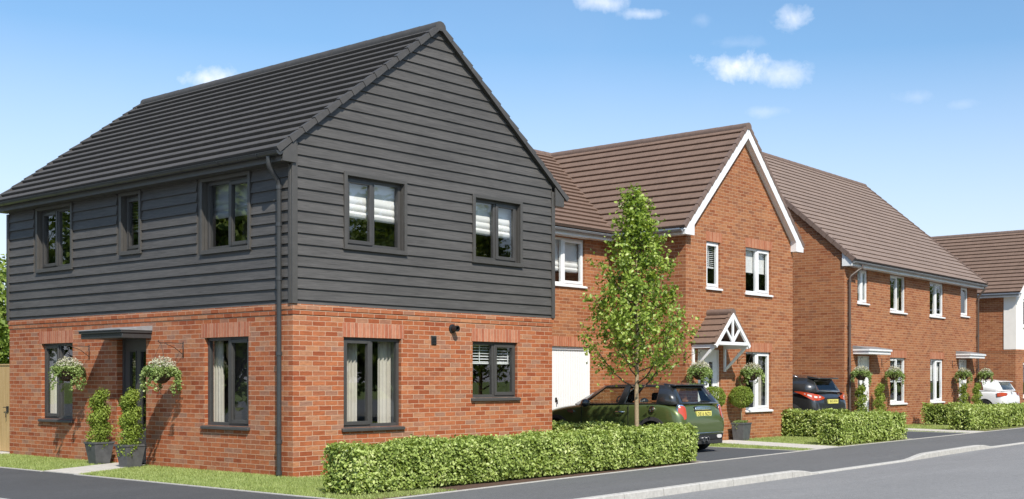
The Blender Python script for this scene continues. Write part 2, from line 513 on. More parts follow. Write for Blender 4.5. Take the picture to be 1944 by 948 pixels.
class MB:
    def __init__(s):
        s.v, s.f, s.uv = [], [], []

    def face(s, pts, uvs=None):
        i = len(s.v)
        s.v += [tuple(p) for p in pts]
        s.f.append(tuple(range(i, i + len(pts))))
        s.uv.append(uvs)

    def mesh_faces(s, pts, faces, uvs=None):
        i = len(s.v)
        s.v += [tuple(p) for p in pts]
        for k, f in enumerate(faces):
            s.f.append(tuple(i + j for j in f))
            s.uv.append(uvs[k] if uvs else None)

    def hexa(s, p, uvs=None):
        """p: 8 points, bottom ring 0-3 then top ring 4-7"""
        s.mesh_faces(p, [(3, 2, 1, 0), (4, 5, 6, 7), (0, 1, 5, 4), (1, 2, 6, 5), (2, 3, 7, 6), (3, 0, 4, 7)], uvs)

    def box(s, x0, y0, z0, x1, y1, z1):
        s.hexa([(x0, y0, z0), (x1, y0, z0), (x1, y1, z0), (x0, y1, z0), (x0, y0, z1), (x1, y0, z1), (x1, y1, z1), (x0, y1, z1)])

    def tube(s, pts, r, n=8, cap=True, closed=False):
        pts = [Vector(p) for p in pts]
        m = len(pts)
        rr = r if isinstance(r, (list, tuple)) else [r] * m
        base = len(s.v)
        ref = None
        for i, p in enumerate(pts):
            a = pts[max(i - 1, 0)]
            b = pts[min(i + 1, m - 1)]
            if closed:
                a = pts[i - 1]
                b = pts[(i + 1) % m]
            t = (b - a).normalized()
            if ref is None:
                ref = t.orthogonal().normalized()
            u = (ref - t * ref.dot(t))
            if u.length < 1e-5:
                u = t.orthogonal()
            u.normalize()
            ref = u
            w = t.cross(u)
            for k in range(n):
                an = 2 * math.pi * k / n
                s.v.append(tuple(p + (u * math.cos(an) + w * math.sin(an)) * rr[i]))
        rings = m if closed else m - 1
        for i in range(rings):
            j = (i + 1) % m
            for k in range(n):
                k2 = (k + 1) % n
                s.f.append((base + i * n + k, base + i * n + k2, base + j * n + k2, base + j * n + k))
                s.uv.append(None)
        if cap and not closed:
            s.f.append(tuple(base + k for k in range(n))[::-1])
            s.uv.append(None)
            s.f.append(tuple(base + (m - 1) * n + k for k in range(n)))
            s.uv.append(None)

    def lathe(s, c, prof, n=20, axis='z'):
        """prof: list of (radius, height)"""
        base = len(s.v)
        for (r, h) in prof:
            for k in range(n):
                an = 2 * math.pi * k / n
                a, b = r * math.cos(an), r * math.sin(an)
                if axis == 'z':
                    s.v.append((c[0] + a, c[1] + b, c[2] + h))
                elif axis == 'y':
                    s.v.append((c[0] + a, c[1] + h, c[2] + b))
                else:
                    s.v.append((c[0] + h, c[1] + a, c[2] + b))
        for i in range(len(prof) - 1):
            for k in range(n):
                k2 = (k + 1) % n
                s.f.append((base + i * n + k, base + i * n + k2, base + (i + 1) * n + k2, base + (i + 1) * n + k))
                s.uv.append(None)
        s.f.append(tuple(base + k for k in range(n)))
        s.uv.append(None)
        s.f.append(tuple(base + (len(prof) - 1) * n + k for k in range(n)))
        s.uv.append(None)

    def build(s, name, mat, parent=None, smooth=False, auto=None, bevel=0.0):
        me = bpy.data.meshes.new(name)
        off = Vector((0, 0, 0))
        if parent is not None:
            q = parent
            while q is not None:
                off = off + Vector(q.location)
                q = q.parent
        vs = [(a - off.x, b - off.y, c - off.z) for a, b, c in s.v]
        me.from_pydata(vs, [], s.f)
        me.update()
        uvl = me.uv_layers.new(name='UVMap')
        flat = np.zeros((len(me.loops), 2), dtype=np.float32)
        for poly, uv in zip(me.polygons, s.uv):
            n = poly.normal
            ax = 0 if abs(n.x) > abs(n.y) and abs(n.x) > abs(n.z) else (1 if abs(n.y) > abs(n.z) else 2)
            for j, li in enumerate(poly.loop_indices):
                if uv is not None:
                    flat[li] = uv[j]
                else:
                    w = s.v[s.f[poly.index][j]]
                    flat[li] = (w[1], w[2]) if ax == 0 else ((w[0], w[2]) if ax == 1 else (w[0], w[1]))
        uvl.data.foreach_set('uv', flat.ravel())
        if auto is not None or bevel:
            bm = bmesh.new()
            bm.from_mesh(me)
            bmesh.ops.remove_doubles(bm, verts=bm.verts, dist=1e-5)
            bmesh.ops.recalc_face_normals(bm, faces=bm.faces)
            bm.to_mesh(me)
            bm.free()
        if isinstance(mat, str):
            mat = MATS[mat]
        me.materials.append(mat)
        if smooth or auto is not None:
            me.polygons.foreach_set('use_smooth', [True] * len(me.polygons))
        if auto is not None:
            me.set_sharp_from_angle(angle=math.radians(auto))
        o = bpy.data.objects.new(name, me)
        COL.objects.link(o)
        if parent is not None:
            o.parent = parent
        if bevel:
            b = o.modifiers.new('bevel', 'BEVEL')
            b.width = bevel
            b.segments = 2
            b.limit_method = 'ANGLE'
        return o


def thing(name, label, cat, loc=(0, 0, 0), group=None):
    o = bpy.data.objects.new(name, None)
    o.empty_display_size = 0.3
    COL.objects.link(o)
    o.location = loc
    o['label'] = label
    o['category'] = cat
    if group:
        o['group'] = group
    return o


def tag(o, label, cat, group=None):
    o['label'] = label
    o['category'] = cat
    if group:
        o['group'] = group
    return o


def struct(o):
    o['kind'] = 'structure'
    return o


class Frame:
    """a wall frame: u runs along the wall, d sticks out of it, z is up"""
    def __init__(s, o, u, n):
        s.o, s.u, s.n = Vector(o), Vector(u), Vector(n)

    def p(s, u, d, z):
        w = s.o + s.u * u + s.n * d
        return (w.x, w.y, w.z + z)

    def box(s, mb, u0, u1, d0, d1, z0, z1):
        P = s.p
        mb.hexa([P(u0, d0, z0), P(u1, d0, z0), P(u1, d1, z0), P(u0, d1, z0), P(u0, d0, z1), P(u1, d0, z1), P(u1, d1, z1), P(u0, d1, z1)])


def leaf_mesh(name, pos, size, mat, parent=None, up=0.3, outward=None, ratio=0.5, fold=0.25, rng=RNG):
    """many folded leaf faces, one mesh"""
    pos = np.asarray(pos, dtype=np.float64)
    n = len(pos)
    size = np.broadcast_to(np.asarray(size, dtype=np.float64), (n,))
    nrm = rng.normal(size=(n, 3))
    if outward is not None:
        nrm = nrm * 0.75 + np.asarray(outward) * 1.0
    nrm[:, 2] += up
    nrm /= np.linalg.norm(nrm, axis=1)[:, None] + 1e-9
    t = rng.normal(size=(n, 3))
    t -= nrm * (t * nrm).sum(1)[:, None]
    t /= np.linalg.norm(t, axis=1)[:, None] + 1e-9
    b = np.cross(nrm, t)
    s = size[:, None]
    base = pos - t * s * 0.5
    tip = pos + t * s * 0.5 - nrm * s * 0.08
    lf = pos + b * s * ratio * 0.5 + nrm * s * fold * 0.5 - t * s * 0.06
    rt = pos - b * s * ratio * 0.5 + nrm * s * fold * 0.5 - t * s * 0.06
    v = np.stack([base, lf, tip, rt], 1).reshape(-1, 3)
    if parent is not None:
        v = v - np.array(parent.matrix_world.translation if False else _abs_loc(parent))
    me = bpy.data.meshes.new(name)
    me.vertices.add(4 * n)
    me.vertices.foreach_set('co', v.astype(np.float32).ravel())
    me.loops.add(6 * n)
    idx = np.arange(n)[:, None] * 4
    li = (idx + np.array([0, 1, 2, 0, 2, 3])[None, :]).ravel()
    me.loops.foreach_set('vertex_index', li.astype(np.int32))
    me.polygons.add(2 * n)
    me.polygons.foreach_set('loop_start', (np.arange(2 * n) * 3).astype(np.int32))
    me.update(calc_edges=True)
    me.materials.append(MATS[mat])
    o = bpy.data.objects.new(name, me)
    COL.objects.link(o)
    if parent is not None:
        o.parent = parent
    return o


def _abs_loc(o):
    v = Vector((0, 0, 0))
    while o is not None:
        v = v + Vector(o.location)
        o = o.parent
    return (v.x, v.y, v.z)


# ------------------------------------------------------------------ ground, road, pavement
def interp(poly, x):
    for (x0, y0), (x1, y1) in zip(poly, poly[1:]):
        if x <= x1:
            return y0 + (y1 - y0) * (x - x0) / (x1 - x0)
    return poly[-1][1]


PE = [(-1.72, -3.72), (1.94, -3.34), (6.35, -2.95), (11.77, -2.50), (15.0, -2.36), (24.6, -1.85), (60, 0.2)]
KE = [(-3.0, -5.62), (0.3, -5.50), (3.1, -5.34), (6.0, -5.20), (10.0, -5.0), (14.0, -4.62), (17.5, -4.45), (60, -2.0)]
pe = lambda x: interp(PE, x)
ke = lambda x: interp(KE, x)
mb = MB()
mb.face([(-400, -400, -0.16), (500, -400, -0.16), (500, 500, -0.16), (-400, 500, -0.16)])
struct(mb.build('ground', 'lawn_soil'))
mb = MB()
mb.face([(-60, -60, -0.1), (120, -60, -0.1), (120, 10, -0.1), (-60, 10, -0.1)])
mb.face([(-60, 10, -0.1), (-4.2, 10, -0.1), (-4.2, 60, -0.1), (-60, 60, -0.1)])
struct(mb.build('road', 'road_asphalt'))


def kerb_z(x):
    """height of the kerb top: dropped at the driveways"""
    def ss(a, b, v):
        t = min(1, max(0, (v - a) / (b - a)))
        return t * t * (3 - 2 * t)
    d1 = ss(5.7, 6.5, x) * (1 - ss(10.1, 11.3, x))
    d2 = ss(14.6, 15.6, x) * (1 - ss(19.4, 20.2, x))
    d3 = ss(28.6, 29.4, x) * (1 - ss(33.0, 34.0, x))
    return -0.075 * max(d1, d2, d3)


# pavement sheet along the street, then up the left side of the corner plot
mb = MB()
xs = [-1.72 + 0.3 * i for i in range(0, 160)]
for a, b in zip(xs, xs[1:]):
    mb.face([(a, ke(a) + 0.12, kerb_z(a) - 0.004), (b, ke(b) + 0.12, kerb_z(b) - 0.004), (b, pe(b), -0.004), (a, pe(a), -0.004)])
struct(mb.build('pavement', 'pavement_asphalt'))
mb = MB()
yk = ke(-1.72) + 0.12
mb.face([(-1.72, yk, -0.004), (-1.72, pe(-1.72), -0.004), (-1.62, 16, -0.004), (-4.1, 16, -0.004), (-4.1, -4.4, -0.004),
         (-3.85, -5.0, -0.004), (-3.3, -5.4, -0.004), (-2.6, -5.50, -0.004)])
struct(mb.build('pavement', 'side_asphalt'))
# kerb stones, one by one but one run of kerb
mb = MB()
x = -2.6
while x < 48:
    L = 0.905
    a, b = x + 0.006, x + L - 0.006
    m = 4
    for i in range(m):
        p, q = a + (b - a) * i / m, a + (b - a) * (i + 1) / m
        za, zb = kerb_z(p), kerb_z(q)
        ya, yb = ke(p), ke(q)
        mb.hexa([(p, ya - 0.01, -0.2), (q, yb - 0.01, -0.2), (q, yb + 0.125, -0.2), (p, ya + 0.125, -0.2),
                 (p, ya, za - 0.012), (q, yb, zb - 0.012), (q, yb + 0.125, zb), (p, ya + 0.125, za)])
        mb.face([(p, ya, za - 0.012), (q, yb, zb - 0.012), (q, yb + 0.02, zb + 0.001), (p, ya + 0.02, za + 0.001)])
    x += L
arc = [(-2.6, -5.6), (-3.3, -5.5), (-3.95, -5.05), (-4.2, -4.4), (-4.22, 0), (-4.22, 16)]
for (ax, ay), (bx, by) in zip(arc, arc[1:]):
    d = Vector((bx - ax, by - ay, 0)).normalized()
    n = Vector((d.y, -d.x, 0)) * 0.125
    mb.hexa([(ax, ay, -0.2), (bx, by, -0.2), (bx + n.x, by + n.y, -0.2), (ax + n.x, ay + n.y, -0.2),
             (ax, ay, 0), (bx, by, 0), (bx + n.x, by + n.y, 0), (ax + n.x, ay + n.y, 0)])
struct(mb.build('kerb', 'kerb_stone'))

# lawn sheet under the whole estate
mb = MB()
top = [(x, pe(x) + 0.05) for x, _ in PE if x < 50]
loop = [(-1.60, 16)] + [(-1.62, pe(-1.6) + 0.05)] + top[1:] + [(48, 30), (-1.6, 30)]
for (x0, y0), (x1, y1) in zip(top, top[1:]):
    mb.face([(x0, y0, -0.012), (x1, y1, -0.012), (x1, 30, -0.012), (x0, 30, -0.012)])
mb.face([(-1.72, -3.67, -0.012), (-1.72, 30, -0.012), (-1.62, 30, -0.012), (-1.62, -3.66, -0.012)])
struct(mb.build('lawn', 'lawn_soil'))

# thin concrete edging
mb = MB()
for (x0, y0), (x1, y1) in zip(PE, PE[1:]):
    mb.hexa([(x0, y0, -0.1), (x1, y1, -0.1), (x1, y1 + 0.05, -0.1), (x0, y0 + 0.05, -0.1),
             (x0, y0, 0.006), (x1, y1, 0.006), (x1, y1 + 0.05, 0.006), (x0, y0 + 0.05, 0.006)])
mb.box(-1.74, -3.72, -0.1, -1.69, 3.05, 0.006)
mb.box(-1.74, 4.1, -0.1, -1.69, 16, 0.006)
for x in (6.52, 10.35, 16.15, 20.0):
    mb.box(x, pe(x) + 0.052, -0.1, x + 0.05, 3.1 if x < 12 else 5.5, 0.006)
struct(mb.build('edging_kerb', 'concrete_edge'))

# driveways
mb = MB()
for x0, x1, y1 in ((6.58, 10.34, 3.2), (16.2, 19.99, 9.0), (31.45, 36.05, 12.0)):
    mb.face([(x0, pe(x0) + 0.05, -0.002), (x1, pe(x1) + 0.05, -0.002), (x1, y1, -0.002), (x0, y1, -0.002)])
struct(mb.build('driveway', 'drive_asphalt'))
# paths of pale slabs
mb = MB()


def slab_path(quad, n):
    a, b, c, d = [Vector(q) for q in quad]     # a-b start edge, d-c end edge
    for i in range(n):
        t0, t1 = i / n + 0.004, (i + 1) / n - 0.004
        p = [a.lerp(d, t0), b.lerp(c, t0), b.lerp(c, t1), a.lerp(d, t1)]
        mb.hexa([(q.x, q.y, -0.06) for q in p] + [(q.x, q.y, 0.008) for q in p])


slab_path([(0.05, 4.05), (0.05, 5.0), (-1.69, 4.1), (-1.69, 3.05)], 4)
slab_path([(11.9, 0.95), (13.05, 0.95), (12.15, -2.42), (11.05, -2.50)], 7)
slab_path([(20.95, 1.78), (22.1, 1.84), (21.3, -1.95), (20.2, -2.0)], 7)
slab_path([(29.3, 2.2), (30.4, 2.25), (30.4, -1.5), (29.3, -1.55)], 7)
struct(mb.build('path', 'path_slab'))
mb = MB()
mb.face([(-1.6, pe(-1.6) + 0.055, -0.004), (6.5, pe(6.5) + 0.055, -0.004), (6.5, -2.05, -0.004), (-1.3, -2.25, -0.004)])
mb.face([(12.3, pe(12.3) + 0.055, -0.004), (16.1, pe(16.1) + 0.055, -0.004), (16.1, -1.6, -0.004), (12.4, -1.6, -0.004)])
mb.face([(21.2, pe(21.2) + 0.055, -0.004), (31.5, pe(31.5) + 0.055, -0.004), (31.5, -0.8, -0.004), (21.3, -1.0, -0.004)])
struct(mb.build('planting_bed', 'mulch'))


def grass(regions, name='grass'):
    P, Hh = [], []
    for (x0, x1, y0, y1, dens, h, test) in regions:
        n = int((x1 - x0) * (y1 - y0) * dens)
        xx = RNG.uniform(x0, x1, n)
        yy = RNG.uniform(y0, y1, n)
        k = np.array([test(a, b) for a, b in zip(xx, yy)]) if test else np.ones(n, bool)
        P.append(np.stack([xx[k], yy[k]], 1))
        Hh.append(RNG.uniform(0.5, 1.0, k.sum()) * h)
    P = np.concatenate(P)
    Hh = np.concatenate(Hh)
    n = len(P)
    an = RNG.uniform(0, 2 * math.pi, n)
    w = Hh * 0.16
    lean = RNG.normal(0, 0.35, (n, 2)) * Hh[:, None]
    a = np.stack([P[:, 0] - np.cos(an) * w, P[:, 1] - np.sin(an) * w, np.full(n, -0.012)], 1)
    b = np.stack([P[:, 0] + np.cos(an) * w, P[:, 1] + np.sin(an) * w, np.full(n, -0.012)], 1)
    c = np.stack([P[:, 0] + lean[:, 0], P[:, 1] + lean[:, 1], Hh - 0.012], 1)
    v = np.stack([a, b, c], 1).reshape(-1, 3)
    me = bpy.data.meshes.new(name)
    me.vertices.add(3 * n)
    me.vertices.foreach_set('co', v.astype(np.float32).ravel())
    me.loops.add(3 * n)
    me.loops.foreach_set('vertex_index', np.arange(3 * n).astype(np.int32))
    me.polygons.add(n)
    me.polygons.foreach_set('loop_start', (np.arange(n) * 3).astype(np.int32))
    me.update(calc_edges=True)
    me.materials.append(MATS['grass_blade'])
    o = bpy.data.objects.new(name, me)
    COL.objects.link(o)
    o['kind'] = 'stuff'
    return o


def off_path1(a, b):
    t = (-a) / 1.69
    lo, hi = 4.05 + (3.05 - 4.05) * t, 5.0 + (4.1 - 5.0) * t
    return not (lo - 0.01 < b < hi + 0.01)


def off_path2(a, b):
    if b < pe(a) + 0.1:
        return False
    t = (0.95 - b) / 3.4
    lo, hi = 11.9 - 0.85 * t, 13.05 - 0.9 * t
    return not (lo < a < hi)


def off_path3(a, b):
    if b < pe(a) + 0.1:
        return False
    t = (1.7 - b) / 3.7
    return not (20.95 - 0.75 * t < a < 22.1 - 0.8 * t) and not (29.3 < a < 30.4)


grass([(-1.66, 0.0, -3.5, 9.0, 3600, 0.045, off_path1),
       (-1.6, 0.2, 9.0, 12.0, 1500, 0.045, None),
       (0.0, 6.0, -2.1, 0.0, 900, 0.045, None),
       (10.42, 16.1, -2.6, 1.0, 1300, 0.045, off_path2),
       (20.1, 31.2, -2.0, 2.3, 700, 0.045, off_path3)])


# ------------------------------------------------------------------ walls, openings, windows
def wall(mb, fr, u0, u1, z0, z1, openings=(), apex=None, reveal=0.10, back=True):
    us = sorted({u0, u1, *[o[0] for o in openings], *[o[1] for o in openings]})
    zs = sorted({z0, z1, *[o[2] for o in openings], *[o[3] for o in openings]})
    us = [u for u in us if u0 <= u <= u1]
    zs = [z for z in zs if z0 <= z <= z1]
    for a, b in zip(us, us[1:]):
        for c, d in zip(zs, zs[1:]):
            cu, cz = (a + b) / 2, (c + d) / 2
            if any(o[0] < cu < o[1] and o[2] < cz < o[3] for o in openings):
                continue
            mb.face([fr.p(a, 0, c), fr.p(b, 0, c), fr.p(b, 0, d), fr.p(a, 0, d)])
    for (a, b, c, d) in [o[:4] for o in openings]:
        for (p, q) in (((a, c), (a, d)), ((b, c), (b, d)), ((a, d), (b, d)), ((a, c), (b, c))):
            mb.face([fr.p(p[0], 0, p[1]), fr.p(q[0], 0, q[1]), fr.p(q[0], -reveal, q[1]), fr.p(p[0], -reveal, p[1])])
    if apex:
        mb.face([fr.p(u0, 0, z1), fr.p(u1, 0, z1), fr.p(apex[0], 0, apex[1])])


def soldier(mb, fr, u0, u1, z0, proud=0.004, h=0.225):
    P = fr.p
    f = [(u0, proud, z0), (u1, proud, z0), (u1, proud, z0 + h), (u0, proud, z0 + h)]
    mb.face([P(*q) for q in f], [(q[2] - z0 + 0.004, q[0] - u0) for q in f])
    mb.face([P(u0, proud, z0), P(u1, proud, z0), P(u1, -0.1, z0 + 0.001), P(u0, -0.1, z0 + 0.001)],
            [(0, 0), (0, u1 - u0), (0.1, u1 - u0), (0.1, 0)])
    for u in (u0, u1):
        mb.face([P(u, 0, z0), P(u, proud, z0), P(u, proud, z0 + h), P(u, 0, z0 + h)])
    mb.face([P(u0, 0, z0 + h), P(u1, 0, z0 + h), P(u1, proud, z0 + h), P(u0, proud, z0 + h)])


def ring(mb, fr, u0, u1, z0, z1, w, d0, d1, wb=None, wt=None):
    wb = w if wb is None else wb
    wt = w if wt is None else wt
    fr.box(mb, u0, u0 + w, d0, d1, z0, z1)
    fr.box(mb, u1 - w, u1, d0, d1, z0, z1)
    fr.box(mb, u0 + w, u1 - w, d0, d1, z0, z0 + wb)
    fr.box(mb, u0 + w, u1 - w, d0, d1, z1 - wt, z1)


def window(fr, parent, u0, u1, z0, z1, mat, sash=None, mull=True, depth=0.058, sill=True, sillmat=None, label=None,
           sill_out=0.05, split=0.5):
    """outer frame and mullion; sash 'L' or 'R' opens; glass behind; a projecting sill"""
    mb = MB()
    f, d0, d1 = 0.052, -depth - 0.07, -depth
    ring(mb, fr, u0, u1, z0, z1, f, d0, d1)
    um = u0 + (u1 - u0) * split
    if mull:
        fr.box(mb, um - 0.032, um + 0.032, d0, d1 + 0.001, z0 + f, z1 - f)
    w = mb.build('window', mat, parent, auto=30, bevel=0.004)
    if label:
        w['label'] = label
    panes = []
    halves = [(u0 + f, um - 0.032), (um + 0.032, u1 - f)] if mull else [(u0 + f, u1 - f)]
    for i, (a, b) in enumerate(halves):
        op = (sash == 'L' and i == 0) or (sash == 'R' and i == 1) or sash == 'B'
        if op:
            m2 = MB()
            ring(m2, fr, a - 0.016, b + 0.016, z0 + f - 0.016, z1 - f + 0.016, 0.058, d1 - 0.05, d1 + 0.018)
            m2.build('sash', mat, w, auto=30, bevel=0.005)
            a, b = a + 0.04, b - 0.04
            panes.append((a, b, z0 + f + 0.04, z1 - f - 0.04, d1 - 0.014))
        else:
            panes.append((a, b, z0 + f, z1 - f, d1 - 0.03))
    g = MB()
    for (a, b, c, d, dd) in panes:
        g.face([fr.p(a - 0.005, dd, c - 0.005), fr.p(b + 0.005, dd, c - 0.005), fr.p(b + 0.005, dd, d + 0.005), fr.p(a - 0.005, dd, d + 0.005)])
    g.build('pane', 'window_glass', w)
    if sill:
        s = MB()
        P = fr.p
        a, b = u0 - 0.0, u1 + 0.0
        e = 0.045
        so = sill_out
        s.hexa([P(a - e, 0.001, z0 - 0.055), P(b + e, 0.001, z0 - 0.055), P(b + e, so, z0 - 0.06), P(a - e, so, z0 - 0.06),
                P(a - e, 0.001, z0 - 0.004), P(b + e, 0.001, z0 - 0.004), P(b + e, so, z0 - 0.02), P(a - e, so, z0 - 0.02)])
        s.hexa([P(a + 0.001, -depth - 0.01, z0 - 0.055), P(b - 0.001, -depth - 0.01, z0 - 0.055), P(b - 0.001, 0.002, z0 - 0.055), P(a + 0.001, 0.002, z0 - 0.055),
                P(a + 0.001, -depth - 0.01, z0 + 0.008), P(b - 0.001, -depth - 0.01, z0 + 0.008), P(b - 0.001, 0.002, z0 - 0.004), P(a + 0.001, 0.002, z0 - 0.004)])
        s.build('sill', sillmat or mat, w, auto=30, bevel=0.004)
    return w


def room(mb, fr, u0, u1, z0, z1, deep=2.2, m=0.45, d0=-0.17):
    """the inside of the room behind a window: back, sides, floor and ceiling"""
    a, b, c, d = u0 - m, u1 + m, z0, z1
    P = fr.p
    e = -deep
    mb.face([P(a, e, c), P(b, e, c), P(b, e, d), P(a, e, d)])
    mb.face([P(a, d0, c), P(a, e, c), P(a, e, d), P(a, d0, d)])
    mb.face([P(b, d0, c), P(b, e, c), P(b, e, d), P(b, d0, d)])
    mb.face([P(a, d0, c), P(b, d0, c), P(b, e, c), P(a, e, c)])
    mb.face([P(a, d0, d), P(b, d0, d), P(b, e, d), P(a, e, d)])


def curtain(fr, u0, u1, z0, z1, label, d=-0.30, waves=5, mat='curtain_fabric', group='curtains'):
    mb = MB()
    n = waves * 8
    cols = []
    for i in range(n + 1):
        t = i / n
        u = u0 + (u1 - u0) * t
        ph = 2 * math.pi * waves * t
        cols.append((u + 0.006 * math.sin(ph * 2 + 1), d + 0.035 * math.sin(ph) + 0.008 * math.sin(ph * 2.3)))
    for th in (0, 0.004):
        for (a, da), (b, db) in zip(cols, cols[1:]):
            mb.face([fr.p(a, da - th, z0), fr.p(b, db - th, z0), fr.p(b, db * 0.98 - th, z1), fr.p(a, da * 0.98 - th, z1)])
    o = mb.build('curtain', mat, None, auto=60)
    return tag(o, label, 'curtain', group)


def roman_blind(fr, u0, u1, z0, z1, label, d=-0.19, folds=3, group='folded fabric blinds', sag=0.0, mat='blind_fabric'):
    mb = MB()
    prof = []
    h = z1 - z0
    prof.append((z1, 0.0))
    step = min(0.11, h * 0.22)
    z = z0 + step * folds
    prof.append((z, 0.004))
    for k in range(folds):
        prof += [(z - step * 0.35, 0.028 + 0.006 * k), (z - step * 0.8, 0.020 + 0.006 * k), (z - step, 0.004)]
        z -= step
    n = 10
    for i in range(n):
        a, b = u0 + (u1 - u0) * i / n, u0 + (u1 - u0) * (i + 1) / n
        sa, sb = -sag * (i / n), -sag * ((i + 1) / n)
        for (za, da), (zb, db) in zip(prof, prof[1:]):
            ka = 1.0 if za < z1 else 0.0
            for th in (0, 0.004):
                mb.face([fr.p(a, d + da - th, za + sa * ka), fr.p(b, d + da - th, za + sb * ka), fr.p(b, d + db - th, zb + sb), fr.p(a, d + db - th, zb + sa)])
    mb.box(*([min(p) for p in zip(fr.p(u0, d - 0.03, z1), fr.p(u1, d, z1 + 0.03))] + [max(p) for p in zip(fr.p(u0, d - 0.03, z1), fr.p(u1, d, z1 + 0.03))]))
    o = mb.build('roman_blind', mat, None, auto=50)
    return tag(o, label, 'blind', group)


def venetian(fr, u0, u1, z0, z1, label, d=-0.19, pitch=0.05, mat='blind_white'):
    root = thing('venetian_blind', label, 'blind', fr.p((u0 + u1) / 2, d, z0))
    mb = MB()
    z = z0 + 0.03
    while z < z1 - 0.03:
        fr_p = fr.p
        mb.hexa([fr_p(u0, d - 0.02, z + 0.01), fr_p(u1, d - 0.02, z + 0.01), fr_p(u1, d + 0.02, z - 0.008), fr_p(u0, d + 0.02, z - 0.008),
                 fr_p(u0, d - 0.02, z + 0.013), fr_p(u1, d - 0.02, z + 0.013), fr_p(u1, d + 0.02, z - 0.005), fr_p(u0, d + 0.02, z - 0.005)])
        z += pitch
    mb.build('slats', mat, root)
    mb = MB()
    fr.box(mb, u0, u1, d - 0.018, d + 0.018, z0 - 0.005, z0 + 0.018)
    fr.box(mb, u0, u1, d - 0.025, d + 0.025, z1 - 0.035, z1)
    for k in (0.2, 0.8):
        u = u0 + (u1 - u0) * k
        fr.box(mb, u - 0.009, u + 0.009, d + 0.021, d + 0.023, z0, z1)
    mb.build('rails', mat, root)
    return root


def roller(fr, u0, u1, z0, z1, label, d=-0.17):
    mb = MB()
    fr.box(mb, u0, u1, d - 0.003, d, z0, z1)
    fr.box(mb, u0, u1, d - 0.01, d + 0.008, z0 - 0.02, z0)
    mb.tube([fr.p(u0, d - 0.02, z1), fr.p(u1, d - 0.02, z1)], 0.02, 8)
    return tag(mb.build('roller_blind', 'blind_fabric', None), label, 'blind')


# ------------------------------------------------------------------ roofs
def tiled_slope(mb, o, along, length, up, slope_len, courses, tw=0.30, th=0.062, seed=0, jit=0.0008):
    """o = eave start, along = unit vector of the eave, up = unit vector up the slope; one slab per tile"""
    o, along, up = Vector(o), Vector(along).normalized(), Vector(up).normalized()
    n = along.cross(up).normalized()
    if n.z < 0:
        n = -n
    ch = slope_len / courses
    r = random.Random(seed)
    nt_ = int(math.ceil(length / tw)) + 1
    for c in range(courses):
        s0, s1 = c * ch, min((c + 1) * ch + 0.03, slope_len)
        shift = (c % 2) * tw * 0.5
        for k in range(nt_):
            a, b = max(0, k * tw - shift), min(length, (k + 1) * tw - shift)
            if b - a < 0.02:
                continue
            a += 0.0003
            b -= 0.0003
            j = r.uniform(-jit, jit)
            h0, h1 = th + j, 0.006 + j
            P = lambda u, s, h: tuple(o + along * u + up * s + n * h)
            sm, sn = s0 + 0.022, s0 + (s1 - s0) * 0.55
            prof = [(s0, h0 * 0.90), (sm, h0), (sn, h0 * 0.55), (s1, h1)]
            pts = [P(u, q_, hh) for (q_, hh) in prof for u in (a, b)] + [P(a, s0 + 0.006, -0.012), P(b, s0 + 0.006, -0.012)]
            fs, us = [], []
            for m_ in range(3):
                fs.append((2 * m_, 2 * m_ + 1, 2 * m_ + 3, 2 * m_ + 2))
                us.append([(a, prof[m_][0]), (b, prof[m_][0]), (b, prof[m_ + 1][0]), (a, prof[m_ + 1][0])])
            fs.append((8, 9, 1, 0))
            us.append([(a, s0), (b, s0), (b, s0), (a, s0)])
            if k == 0 or b >= length - 0.01:
                for e_ in (0, 1):
                    fs.append((8 + e_, e_, 2 + e_, 4 + e_, 6 + e_))
                    us.append([(a, s0)] * 5)
            mb.mesh_faces(pts, fs, us)
    # underlay
    P = lambda u, s, h: tuple(o + along * u + up * s + n * h)
    mb.face([P(0, 0, -0.006), P(length, 0, -0.006), P(length, slope_len, -0.006), P(0, slope_len, -0.006)])


def verge_run(mb, o, up, out, slope_len, courses, drop=0.03, w=0.045, proud=0.045, top=0.070):
    """plastic dry-verge caps stepping up a rake; out = unit vector off the gable"""
    o, up, out = Vector(o), Vector(up).normalized(), Vector(out)
    n = up.cross(out).normalized()
    if n.z < 0:
        n = -n
    ch = slope_len / courses
    for c in range(courses):
        s0, s1 = c * ch - 0.012, (c + 1) * ch
        P = lambda s, k, h: tuple(o + up * s + out * k + n * h)
        mb.hexa([P(s0, -w, 0.0), P(s0, proud, -drop), P(s1, proud * 0.75, -drop + 0.01), P(s1, -w, -0.0),
                 P(s0, -w, top), P(s0, proud, top), P(s1, proud * 0.75, top - 0.018), P(s1, -w, top - 0.018)])


def ridge_run(mb, a, b, r=0.12, seg=0.45, sag=0.05):
    a, b = Vector(a), Vector(b)
    L = (b - a).length
    t = (b - a).normalized()
    side = Vector((t.y, -t.x, 0))
    k = int(round(L / seg))
    m = 9
    for i in range(k):
        s0, s1 = L * i / k + 0.002, L * (i + 1) / k - 0.002
        ra, rb = r, r * 0.965
        pts = []
        for (s, rr) in ((s0, ra), (s1, rb)):
            for j in range(m):
                an = math.radians(-32 + 244 * j / (m - 1))
                pts.append(tuple(a + t * s + side * (math.cos(an) * rr) + Vector((0, 0, math.sin(an) * rr * 0.9 - sag))))
        faces = [(j, j + 1, m + j + 1, m + j) for j in range(m - 1)]
        faces += [tuple(range(m))[::-1], tuple(range(m, 2 * m))]
        mb.mesh_faces(pts, faces)


